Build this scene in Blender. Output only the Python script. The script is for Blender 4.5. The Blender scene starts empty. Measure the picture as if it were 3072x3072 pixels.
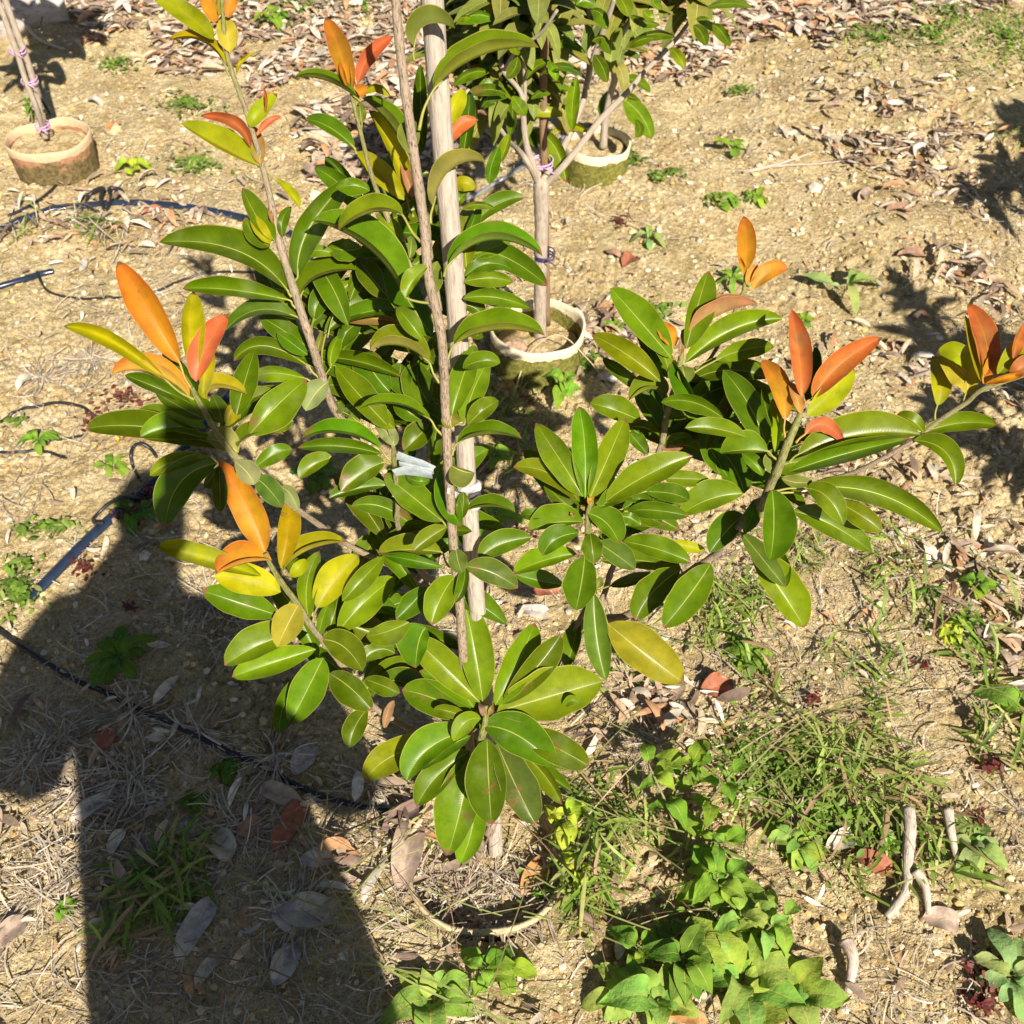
import bpy, math, random
import numpy as np
from mathutils import Vector
random.seed(7); RNG = np.random.default_rng(11)
SC = bpy.context.scene; COL = SC.collection
R = math.radians

# ---------------------------------------------------------------- camera, sky, sun, exposure
CAM_H = 1.60; PITCH = 47.5; F = 1896.0; HALF = 966.0      # photo coordinates run 0..1932
cam_d = bpy.data.cameras.new('camera'); cam = bpy.data.objects.new('camera', cam_d); COL.objects.link(cam)
cam.location = (0, 0, CAM_H); cam.rotation_euler = (R(90 - PITCH), 0, 0)
cam_d.sensor_width = 36; cam_d.sensor_height = 36; cam_d.lens = 36 * F / 1932
cam_d.clip_start = 0.02; cam_d.clip_end = 300
cam_d.dof.use_dof = True; cam_d.dof.focus_distance = 1.25; cam_d.dof.aperture_fstop = 11
SC.camera = cam
SUN_EL = 39.0; SHX, SHY = -0.466, 1.13                      # shadow offset on the ground per metre of height
world = bpy.data.worlds.new('World'); SC.world = world; world.use_nodes = True
nt = world.node_tree; bg = nt.nodes['Background']
sky = nt.nodes.new('ShaderNodeTexSky'); sky.sky_type = 'NISHITA'; sky.sun_disc = False
sky.sun_elevation = R(SUN_EL); sky.sun_rotation = math.atan2(-SHX, -SHY)
nt.links.new(sky.outputs[0], bg.inputs[0]); bg.inputs[1].default_value = 0.036
sun_d = bpy.data.lights.new('sun', 'SUN'); sun_d.energy = 5.0; sun_d.angle = R(0.53); sun_d.color = (1, 0.93, 0.82)
sun = bpy.data.objects.new('sun', sun_d); COL.objects.link(sun)
sun.rotation_euler = Vector((SHX, SHY, -1)).to_track_quat('-Z', 'Y').to_euler(); sun.location = (2, -4, 6)
SC.view_settings.view_transform = 'Standard'; SC.view_settings.look = 'None'
SC.view_settings.exposure = 0.86; SC.view_settings.gamma = 1.0
SC.render.film_transparent = False

CP, SP = math.cos(R(PITCH)), math.sin(R(PITCH))
FW = np.array([0, CP, -SP]); UP = np.array([0, SP, CP]); RT = np.array([1.0, 0, 0]); CAM = np.array([0, 0, CAM_H])
def unp(px, py, d):
    px = np.asarray(px, float); py = np.asarray(py, float); d = np.asarray(d, float)
    return CAM + d[..., None] * (FW + ((px - HALF) / F)[..., None] * RT + ((HALF - py) / F)[..., None] * UP)
def ground_at(px, py, z=0.0):
    xn = (px - HALF) / F; yn = (HALF - py) / F
    v = FW + xn * RT + yn * UP; t = (z - CAM_H) / v[2]
    return CAM + t * v
def depth_Y(py, Y):
    return Y / (CP + (HALF - py) / F * SP)
WIN = {'A': (768, 0, 768), 'B': (768, 576, 768), 'C': (768, 1152, 768), 'D': (1344, 0, 960), 'E': (1728, 768, 768),
       'F': (1536, 1344, 768), 'P': (0, 0, 3072)}
for c_ in range(3):
    for r_ in range(3): WIN['T%d%d' % (c_, r_)] = (1024 * c_, 1024 * r_, 1024)
def W(w, x, y):
    ox, oy, s = WIN[w]
    return ((ox + x * s / 1932) * 1932 / 3072, (oy + y * s / 1932) * 1932 / 3072)

# ---------------------------------------------------------------- noise
def _h(ix, iy, s):
    n = (ix * 374761393 + iy * 668265263 + s * 1442695041) & 0xFFFFFFFF
    n = ((n ^ (n >> 13)) * 1274126177) & 0xFFFFFFFF
    return ((n ^ (n >> 16)) & 0xFFFF) / 65535.0
def vnoise(x, y, s=0):
    x = np.asarray(x, float); y = np.asarray(y, float)
    ix = np.floor(x).astype(np.int64); iy = np.floor(y).astype(np.int64)
    fx = x - ix; fy = y - iy; fx = fx * fx * (3 - 2 * fx); fy = fy * fy * (3 - 2 * fy)
    a = _h(ix, iy, s); b = _h(ix + 1, iy, s); c = _h(ix, iy + 1, s); d = _h(ix + 1, iy + 1, s)
    return (a + (b - a) * fx) + ((c + (d - c) * fx) - (a + (b - a) * fx)) * fy
def bumpat(x, y, px, py, r, h):
    g = ground_at(px, py); return h * np.exp(-((x - g[0]) ** 2 + (y - g[1]) ** 2) / r ** 2)
def gh(x, y):
    x = np.asarray(x, float); y = np.asarray(y, float)
    z = 0.030 * (vnoise(x * 1.7 + 3, y * 1.7, 1) - .5) + 0.022 * (vnoise(x * 5, y * 5, 2) - .5)
    z = z + 0.011 * (vnoise(x * 14, y * 14, 3) - .5)
    rm = .35 + 1.5 * np.clip(vnoise(x * 4.3 + 7, y * 4.3, 12) * 1.6 - .45, 0, 1)
    z = z + 0.010 * (vnoise(x * 9 + 4, y * 9, 13) - .5) * rm
    n4 = vnoise(x * 38 + 1.5 * vnoise(x * 20, y * 20, 9), y * 38, 4); z = z + 0.008 * rm * (np.abs(n4 - .5) * 2) ** 0.7
    n5 = vnoise(x * 95, y * 95, 5); z = z + 0.0070 * rm * (n5 - .5)
    z = z + 0.0036 * rm * (vnoise(x * 230, y * 230, 6) - .5)
    pr_ = np.hypot(x + .040, y - .689)                       # hollow inside the sunken pot, soil heaped outside it
    z = z - .034 * np.clip((.128 - pr_) / .012, 0, 1) + .012 * np.exp(-((pr_ - .165) / .03) ** 2) * (.4 + vnoise(x * 20, y * 20, 14))
    z = z + bumpat(x, y, 1610, 165, .35, .05) + bumpat(x, y, 1800, 120, .7, .08) + bumpat(x, y, 1200, 400, .22, .03)
    z = z + bumpat(x, y, 420, 160, .4, .04) + bumpat(x, y, 1640, 440, .2, .02)
    return z

# ---------------------------------------------------------------- objects
def tag(o, label=None, cat=None, group=None, kind=None):
    if label: o['label'] = label
    if cat: o['category'] = cat
    if group: o['group'] = group
    if kind: o['kind'] = kind
    return o
def empty(name, loc=(0, 0, 0)):
    o = bpy.data.objects.new(name, None); o.location = loc; o.empty_display_size = .05; COL.objects.link(o); return o
class MB:
    """collects vertices, faces and per-vertex attributes, then links them as one mesh object"""
    def __init__(s): s.v = []; s.f = []; s.c = []; s.u = []; s.a = []; s.n = 0
    def add(s, v, f, col=(1, 1, 1), lv=None, ucol=None):
        v = np.asarray(v, float); k = len(v)
        s.v.append(v); s.f.extend([tuple(int(i) + s.n for i in q) for q in f])
        c = np.asarray(col, float); c = np.tile(c, (k, 1)) if c.ndim == 1 else c
        u = c if ucol is None else np.asarray(ucol, float); u = np.tile(u, (k, 1)) if u.ndim == 1 else u
        s.c.append(c); s.u.append(u); s.a.append(np.zeros((k, 3)) if lv is None else np.asarray(lv, float)); s.n += k
    def build(s, name, mat, parent=None, smooth=True):
        if not s.v: return None
        V = np.concatenate(s.v); me = bpy.data.meshes.new(name)
        off = np.zeros(3)
        if parent is not None: off = np.array(parent.matrix_world.translation if parent.parent is None else parent['_o']) if False else np.array(world_loc(parent))
        me.from_pydata((V - off).tolist(), [], s.f)
        for nm, arr in (('col', s.c), ('ucol', s.u)):
            a = me.attributes.new(nm, 'FLOAT_COLOR', 'POINT'); A = np.ones((s.n, 4)); A[:, :3] = np.concatenate(arr)
            a.data.foreach_set('color', A.ravel())
        a = me.attributes.new('lv', 'FLOAT_VECTOR', 'POINT'); a.data.foreach_set('vector', np.concatenate(s.a).ravel())
        if smooth: me.polygons.foreach_set('use_smooth', [True] * len(me.polygons))
        me.materials.append(mat); me.update()
        o = bpy.data.objects.new(name, me); COL.objects.link(o)
        if parent is not None: o.parent = parent
        return o
def world_loc(o):
    p = np.array(o.location)
    while o.parent is not None: o = o.parent; p = p + np.array(o.location)
    return p
def smooth_path(P, n=8):
    P = np.asarray(P, float)
    if len(P) < 3: return np.array([P[0] + (P[-1] - P[0]) * t for t in np.linspace(0, 1, n)])
    Q = np.vstack([2 * P[0] - P[1], P, 2 * P[-1] - P[-2]]); out = []
    for i in range(1, len(Q) - 2):
        for t in np.linspace(0, 1, n, endpoint=False):
            out.append(.5 * (2 * Q[i] + (Q[i + 1] - Q[i - 1]) * t + (2 * Q[i - 1] - 5 * Q[i] + 4 * Q[i + 1] - Q[i + 2]) * t * t + (3 * Q[i] - Q[i - 1] - 3 * Q[i + 1] + Q[i + 2]) * t ** 3))
    out.append(P[-1]); return np.array(out)
def tube(mb, P, rad, col=(1, 1, 1), seg=8, n=8, noise=0.0, flat=1.0, seed=0, caps=True, knots=0.0):
    """sweep; P Nx3 control points, rad scalar or one value per control point"""
    P = np.asarray(P, float); rad = np.full(len(P), rad) if np.isscalar(rad) else np.asarray(rad, float)
    X = smooth_path(np.c_[P, rad], n); C = X[:, :3]; rr = X[:, 3]; k = len(C)
    T = np.gradient(C, axis=0); T /= np.linalg.norm(T, axis=1)[:, None] + 1e-12
    s = np.r_[0, np.cumsum(np.linalg.norm(np.diff(C, axis=0), axis=1))]
    if knots: rr = rr * (1 + knots * np.maximum(0, np.sin(s * 2 * np.pi / .045 + seed)) ** 8)
    ref = np.array([0, 0, 1.0]) if abs(T[0][2]) < .9 else np.array([1.0, 0, 0])
    V = []; L = []
    nrm = np.cross(T[0], ref); nrm /= np.linalg.norm(nrm)
    for i in range(k):
        nrm = nrm - T[i] * nrm.dot(T[i]); nrm /= np.linalg.norm(nrm); b = np.cross(T[i], nrm)
        for j in range(seg):
            a = 2 * math.pi * j / seg
            q = rr[i] * (1 + noise * (random.random() - .5))
            V.append(C[i] + q * (math.cos(a) * nrm + math.sin(a) * b * flat)); L.append((s[i], a, seed))
    f = [(i * seg + j, i * seg + (j + 1) % seg, (i + 1) * seg + (j + 1) % seg, (i + 1) * seg + j) for i in range(k - 1) for j in range(seg)]
    if caps: f.append(tuple(range(seg))[::-1]); f.append(tuple((k - 1) * seg + j for j in range(seg)))
    mb.add(V, f, col, L)

# ---------------------------------------------------------------- materials
def newmat(name):
    m = bpy.data.materials.new(name); m.use_nodes = True; t = m.node_tree
    return m, t, t.nodes['Principled BSDF'], t.nodes['Material Output']
def N(t, typ, **kw):
    n = t.nodes.new(typ)
    for k, v in kw.items(): setattr(n, k, v)
    return n
def val(n, i, v): n.inputs[i].default_value = v; return n
def mixc(t, fac, a, b, typ='MIX'):
    n = N(t, 'ShaderNodeMix', data_type='RGBA', blend_type=typ)
    for inp, x in ((0, fac), (6, a), (7, b)):
        if hasattr(x, 'links'): t.links.new(x, n.inputs[inp])
        else: n.inputs[inp].default_value = x if inp == 0 else (tuple(x) + (1,))[:4]
    return n.outputs[2]
def mth(t, op, a, b=None, c=None, clamp=False):
    n = N(t, 'ShaderNodeMath', operation=op); n.use_clamp = clamp
    for i, x in enumerate((a, b, c)):
        if x is None: continue
        if hasattr(x, 'links'): t.links.new(x, n.inputs[i])
        else: n.inputs[i].default_value = x
    return n.outputs[0]
def attr(t, name, typ='GEOMETRY'):
    return N(t, 'ShaderNodeAttribute', attribute_name=name, attribute_type=typ)
def noise(t, scale, detail=4, rough=.55, vec=None, dist=0):
    n = N(t, 'ShaderNodeTexNoise'); val(n, 'Scale', scale); val(n, 'Detail', detail); val(n, 'Roughness', rough); val(n, 'Distortion', dist)
    if vec is None:
        g = N(t, 'ShaderNodeNewGeometry'); vec = g.outputs['Position']
    t.links.new(vec, n.inputs['Vector']); return n.outputs['Fac']
def ramp(t, fac, stops, interp='LINEAR'):
    n = N(t, 'ShaderNodeValToRGB'); cr = n.color_ramp; cr.interpolation = interp
    while len(cr.elements) < len(stops): cr.elements.new(.5)
    for e, (p, c) in zip(cr.elements, stops):
        e.position = p; e.color = (tuple(c) + (1,))[:4] if hasattr(c, '__len__') else (c, c, c, 1)
    t.links.new(fac, n.inputs[0]); return n.outputs[0]
def bump(t, h, strength, dist=.001, normal=None):
    b = N(t, 'ShaderNodeBump'); val(b, 'Strength', strength); val(b, 'Distance', dist); t.links.new(h, b.inputs['Height'])
    if normal is not None: t.links.new(normal, b.inputs['Normal'])
    return b.outputs[0]

def leaf_material(name, gloss=.3, crinkle=0, midcol=(.42, .42, .10), trans=.2, vein=True, spots=True, trans_tint=(1.5, 1.45, .5)):
    m, t, P, out = newmat(name)
    a = attr(t, 'col'); ua = attr(t, 'ucol'); lv = attr(t, 'lv')
    sp = N(t, 'ShaderNodeSeparateXYZ'); t.links.new(lv.outputs['Vector'], sp.inputs[0]); u, v, r = sp.outputs
    av = mth(t, 'ABSOLUTE', v)
    geo = N(t, 'ShaderNodeNewGeometry')
    base = a.outputs['Color']
    n1 = noise(t, 45, 5, .6); mot = ramp(t, n1, [(.3, (.74, .76, .80)), (.7, (1.22, 1.16, 1.1))])
    base = mixc(t, 1.0, base, mot, 'MULTIPLY')
    if vein:
        ph = mth(t, 'SUBTRACT', mth(t, 'MULTIPLY', u, 250.0), mth(t, 'MULTIPLY', av, 22.0))
        ph = mth(t, 'ADD', ph, mth(t, 'MULTIPLY', n1, 7.0))
        vs = mth(t, 'MULTIPLY', mth(t, 'ADD', mth(t, 'SINE', ph), 1.0), .5)
        vsp = mth(t, 'POWER', vs, 3.0)
        base = mixc(t, mth(t, 'MULTIPLY', vsp, .17), base, mixc(t, 1.0, base, (1.4, 1.3, 1.2), 'MULTIPLY'))
        mid = mth(t, 'LESS_THAN', av, mth(t, 'SUBTRACT', .045, mth(t, 'MULTIPLY', u, .030)))
        light = mixc(t, .62, base, midcol)
        base = mixc(t, mid, base, light)
    ed = mth(t, 'GREATER_THAN', av, .965)
    base = mixc(t, mth(t, 'MULTIPLY', ed, .55), base, (.40, .36, .08))
    if spots:
        n2 = noise(t, 330, 2, .5); sm = ramp(t, n2, [(.26, 1.0), (.29, 0.0)])
        base = mixc(t, mth(t, 'MULTIPLY', sm, .55), base, (.10, .06, .015))
        n3 = noise(t, 22, 3, .6); sm3 = ramp(t, n3, [(.58, 0.0), (.78, .34)])
        base = mixc(t, sm3, base, (.24, .25, .11))
        bz = mth(t, 'MULTIPLY', ramp(t, noise(t, 26, 4, .6), [(.63, 0.0), (.67, 1.0)]), mth(t, 'GREATER_THAN', r, .72))
        tip = mth(t, 'MULTIPLY', ramp(t, mth(t, 'ADD', u, mth(t, 'MULTIPLY', n1, .08)), [(.985, 0.0), (1.0, 1.0)]), mth(t, 'GREATER_THAN', r, .35))
        base = mixc(t, mth(t, 'MAXIMUM', mth(t, 'MULTIPLY', bz, .75), tip), base, (.17, .09, .03))
    under = mixc(t, 1.0, ua.outputs['Color'], mot, 'MULTIPLY')
    if vein: under = mixc(t, mid, under, (.50, .42, .12))
    under = mixc(t, mth(t, 'MULTIPLY', ed, .5), under, (.45, .38, .08))
    colr = mixc(t, geo.outputs['Backfacing'], base, under)
    t.links.new(colr, P.inputs['Base Color'])
    rg = mth(t, 'ADD', gloss, mth(t, 'MULTIPLY', n1, .16))
    rg = mth(t, 'ADD', rg, mth(t, 'MULTIPLY', geo.outputs['Backfacing'], .28), clamp=True)
    t.links.new(rg, P.inputs['Roughness']); val(P, 'Specular IOR Level', .27)
    h = mth(t, 'MULTIPLY', noise(t, 60, 3), .5)
    if vein:
        h = mth(t, 'ADD', h, mth(t, 'MULTIPLY', vs, .035)); h = mth(t, 'SUBTRACT', h, mth(t, 'MULTIPLY', mid, .5))
    if crinkle: h = mth(t, 'ADD', h, mth(t, 'MULTIPLY', noise(t, 130, 4, .6), crinkle))
    t.links.new(bump(t, h, .5, .0016 if not crinkle else .004), P.inputs['Normal'])
    tr = N(t, 'ShaderNodeBsdfTranslucent'); t.links.new(mixc(t, 1.0, base, trans_tint, 'MULTIPLY'), tr.inputs[0])
    mx = N(t, 'ShaderNodeMixShader'); val(mx, 0, trans); t.links.new(P.outputs[0], mx.inputs[1]); t.links.new(tr.outputs[0], mx.inputs[2])
    t.links.new(mx.outputs[0], out.inputs[0]); return m
def soil_col(t, wetness=0.0):
    g = N(t, 'ShaderNodeNewGeometry'); p = g.outputs['Position']
    big = noise(t, 2.3, 5, .6, p); mid = noise(t, 11, 6, .65, p, .4); fine = noise(t, 120, 6, .7, p); gr = noise(t, 420, 3, .6, p)
    c = ramp(t, mid, [(.30, (.42, .305, .15)), (.45, (.63, .485, .255)), (.60, (.76, .62, .37)), (.75, (.77, .55, .25))])
    moss = ramp(t, big, [(.48, 0.0), (.64, .6)]); moss = mth(t, 'MULTIPLY', moss, ramp(t, noise(t, 30, 4, .6, p), [(.42, 0.1), (.6, 1.0)]))
    c = mixc(t, moss, c, (.30, .245, .085))
    org = ramp(t, noise(t, 5, 4, .6, p, .3), [(.6, 0.0), (.72, .45)]); c = mixc(t, org, c, (.56, .34, .10))
    fm = ramp(t, fine, [(.30, (.30, .26, .21)), (.45, (.86, .85, .83)), (.58, (1.06, 1.04, 1.0)), (.74, (1.34, 1.32, 1.3))])
    c = mixc(t, 1.0, c, fm, 'MULTIPLY')
    gm = ramp(t, gr, [(.3, (.72, .70, .66)), (.5, (1, 1, 1)), (.7, (1.25, 1.24, 1.22))])
    c = mixc(t, 1.0, c, gm, 'MULTIPLY')
    return c, p
def ground_material():
    m, t, P, out = newmat('sandy_soil'); c, p = soil_col(t)
    vo = N(t, 'ShaderNodeTexVoronoi'); val(vo, 'Scale', 150); t.links.new(p, vo.inputs['Vector'])
    vo2 = N(t, 'ShaderNodeTexVoronoi'); val(vo2, 'Scale', 60); t.links.new(p, vo2.inputs['Vector'])
    gsel = ramp(t, noise(t, 9, 3, .6, p), [(.45, 0.0), (.6, 1.0)])
    grit = ramp(t, vo.outputs['Distance'], [(.1, 1.0), (.45, 0.0)])
    sep = N(t, 'ShaderNodeSeparateColor'); t.links.new(vo.outputs['Color'], sep.inputs[0])
    pale = mth(t, 'MULTIPLY', mth(t, 'GREATER_THAN', sep.outputs[0], .72), grit)
    c = mixc(t, mth(t, 'MULTIPLY', pale, .55), c, (.62, .54, .38))
    dk = mth(t, 'MULTIPLY', mth(t, 'LESS_THAN', sep.outputs[1], .16), grit)
    c = mixc(t, mth(t, 'MULTIPLY', dk, .55), c, (.16, .11, .06))
    t.links.new(c, P.inputs['Base Color']); val(P, 'Roughness', .95); val(P, 'Specular IOR Level', .15)
    h = mth(t, 'ADD', mth(t, 'MULTIPLY', grit, mth(t, 'MULTIPLY', gsel, .6)), mth(t, 'MULTIPLY', noise(t, 260, 5, .7, p), 1.1))
    h = mth(t, 'ADD', h, mth(t, 'MULTIPLY', ramp(t, vo2.outputs['Distance'], [(.1, 1.0), (.6, 0.0)]), .6))
    t.links.new(bump(t, h, 1.0, .008), P.inputs['Normal']); return m
def attr_material(name, rough=.8, var=.3, scale=120, spec=.3, bmp=.4, trans=0.0):
    m, t, P, out = newmat(name); a = attr(t, 'col')
    n1 = noise(t, scale, 4, .6); mot = ramp(t, n1, [(.3, (1 - var,) * 3), (.7, (1 + var,) * 3)])
    c = mixc(t, 1.0, a.outputs['Color'], mot, 'MULTIPLY'); t.links.new(c, P.inputs['Base Color'])
    val(P, 'Roughness', rough); val(P, 'Specular IOR Level', spec)
    t.links.new(bump(t, noise(t, scale * 3, 4, .65), bmp, .001), P.inputs['Normal'])
    if trans:
        tr = N(t, 'ShaderNodeBsdfTranslucent'); t.links.new(c, tr.inputs[0]); mx = N(t, 'ShaderNodeMixShader'); val(mx, 0, trans)
        t.links.new(P.outputs[0], mx.inputs[1]); t.links.new(tr.outputs[0], mx.inputs[2]); t.links.new(mx.outputs[0], out.inputs[0])
    return m
def bark_material(name, base, dark, scale=1.0, green=None):
    m, t, P, out = newmat(name); lv = attr(t, 'lv'); sp = N(t, 'ShaderNodeSeparateXYZ'); t.links.new(lv.outputs['Vector'], sp.inputs[0])
    cb = N(t, 'ShaderNodeCombineXYZ')
    t.links.new(mth(t, 'MULTIPLY', sp.outputs[0], 120.0 * scale), cb.inputs[0]); t.links.new(mth(t, 'MULTIPLY', mth(t, 'SINE', sp.outputs[1]), 2.6), cb.inputs[1])
    t.links.new(mth(t, 'MULTIPLY', mth(t, 'COSINE', sp.outputs[1]), 2.6), cb.inputs[2])
    n1 = noise(t, 1.3, 5, .6, cb.outputs[0], .5); n2 = noise(t, 35, 4)
    c = ramp(t, n1, [(.36, dark), (.47, base), (.7, tuple(min(1, x * 1.25) for x in base))])
    c = mixc(t, ramp(t, n2, [(.5, 0.0), (.7, .45)]), c, green or tuple(x * .8 for x in base))
    c = mixc(t, 1.0, c, attr(t, 'col').outputs['Color'], 'MULTIPLY')
    t.links.new(c, P.inputs['Base Color']); val(P, 'Roughness', .8); val(P, 'Specular IOR Level', .25)
    t.links.new(bump(t, n1, .9, .0015), P.inputs['Normal']); return m
def pot_material(name, rimcol, wall, mossc, zr, mossy=.55):
    m, t, P, out = newmat(name); g = N(t, 'ShaderNodeNewGeometry'); lv = attr(t, 'lv')
    sp = N(t, 'ShaderNodeSeparateXYZ'); t.links.new(lv.outputs['Vector'], sp.inputs[0])
    n1 = noise(t, 22, 5, .65); n2 = noise(t, 90, 5, .7)
    mo = mth(t, 'ADD', mth(t, 'MULTIPLY', n1, 1.0), mth(t, 'SUBTRACT', mossy - .5, mth(t, 'MULTIPLY', sp.outputs[0], .55)))
    c = mixc(t, ramp(t, n2, [(.3, .2), (.7, .8)]), wall, tuple(x * .55 for x in wall))
    c = mixc(t, ramp(t, mo, [(.34, 0.0), (.46, .9)]), c, mixc(t, ramp(t, n2, [(.4, 0.0), (.62, 1.0)]), mossc, tuple(x * .35 for x in mossc)))
    rimm = ramp(t, mth(t, 'ADD', sp.outputs[0], mth(t, 'MULTIPLY', n1, .35)), [(.99, 0.0), (1.06, 1.0)])
    c = mixc(t, rimm, c, mixc(t, ramp(t, n2, [(.45, 0.0), (.8, .5)]), rimcol, tuple(x * .6 for x in rimcol)))
    t.links.new(c, P.inputs['Base Color']); val(P, 'Roughness', .85); val(P, 'Specular IOR Level', .2)
    t.links.new(bump(t, mth(t, 'ADD', n2, n1), .8, .004), P.inputs['Normal']); return m
def plain(name, col, rough=.6, var=.15, scale=60, spec=.4, bmp=.2, metallic=0, alpha=None):
    m, t, P, out = newmat(name)
    n1 = noise(t, scale, 4, .6); c = ramp(t, n1, [(.3, tuple(x * (1 - var) for x in col)), (.7, tuple(min(1, x * (1 + var)) for x in col))])
    t.links.new(c, P.inputs['Base Color']); val(P, 'Roughness', rough); val(P, 'Specular IOR Level', spec); val(P, 'Metallic', metallic)
    t.links.new(bump(t, n1, bmp, .001), P.inputs['Normal']); return m

M_LEAF = leaf_material('sapodilla_leaf', gloss=.26, trans=.14)
M_YOUNG = leaf_material('young_leaf', midcol=(.46, .20, .02), gloss=.40, trans=.2, trans_tint=(1.2, .95, .5))
M_WEED = leaf_material('weed_leaf', gloss=.5, crinkle=1.6, trans=.3, spots=False, trans_tint=(1.3, 1.4, .6))
M_DRY = attr_material('dry_leaf', .75, .35, 70, .3, .5, .12)
M_GRIT = attr_material('grit', .9, .2, 300, .2, .4)
M_GRASS = attr_material('grass_blade', .5, .2, 60, .35, .2, .3)
M_GROUND = ground_material()
M_BARK = bark_material('young_bark', (.31, .235, .165), (.10, .058, .042), 1.0, (.20, .19, .10))
M_CANE = bark_material('smooth_bark', (.37, .31, .24), (.28, .21, .155), .35)
M_TWIG = bark_material('green_twig', (.26, .25, .11), (.16, .13, .06), 1.0)
M_STAKE = bark_material('weathered_stake', (.40, .335, .27), (.29, .235, .18), .28, (.36, .32, .27))
M_BLACK = plain('black_tube', (.018, .018, .02), .38, .4, 90, .5)
M_PIPE = plain('lay_flat_pipe', (.018, .028, .052), .24, .3, 40, .6)
M_SILVER = plain('silver_tube', (.55, .56, .58), .25, .3, 60, .6, .4, .7)
# ---------------------------------------------------------------- leaves
PAL = {'g': (.074, .132, .002), 'l': (.112, .172, .003), 'd': (.062, .116, .002), 'h': (.085, .125, .014), 'w': (.170, .215, .010),  # 'd': leaf green with shade put into the colour, for shaded leaves
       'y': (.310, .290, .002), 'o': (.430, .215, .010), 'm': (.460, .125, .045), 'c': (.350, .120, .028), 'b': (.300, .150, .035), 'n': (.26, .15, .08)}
UND = {'c': (.42, .16, .03), 'g': (.130, .150, .018), 'l': (.150, .175, .018), 'd': (.120, .140, .018), 'h': (.19, .21, .06), 'w': (.28, .33, .05),  # underside of 'd' is darkened for shade as well
       'y': (.330, .300, .022), 'o': (.500, .260, .030), 'm': (.560, .190, .085), 'b': (.300, .170, .045), 'n': (.3, .18, .1)}
US = np.linspace(0, 1, 19); VS = np.array([-1, -.88, -.6, -.3, -.045, .045, .3, .6, .88, 1.0])
def prof_of(u, e0=.72, e1=.69):
    p = np.power(u, e0) * np.power(1 - u, e1); um = e0 / (e0 + e1)
    return p / (um ** e0 * (1 - um) ** e1)
def leaf_faces(nu, nv):
    return [(i * nv + j, i * nv + j + 1, (i + 1) * nv + j + 1, (i + 1) * nv + j) for i in range(nu - 1) for j in range(nv - 1)]
LF = leaf_faces(len(US), len(VS))
def near_on(path, x, y):
    best = None
    for (x0, y0, d0), (x1, y1, d1) in zip(path[:-1], path[1:]):
        l2 = (x1 - x0) ** 2 + (y1 - y0) ** 2; t = 0 if l2 == 0 else max(0, min(1, ((x - x0) * (x1 - x0) + (y - y0) * (y1 - y0)) / l2))
        q = (x - x0 - t * (x1 - x0)) ** 2 + (y - y0 - t * (y1 - y0)) ** 2
        if best is None or q < best[0]: best = (q, d0 + t * (d1 - d0))
    return best[1]
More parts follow.
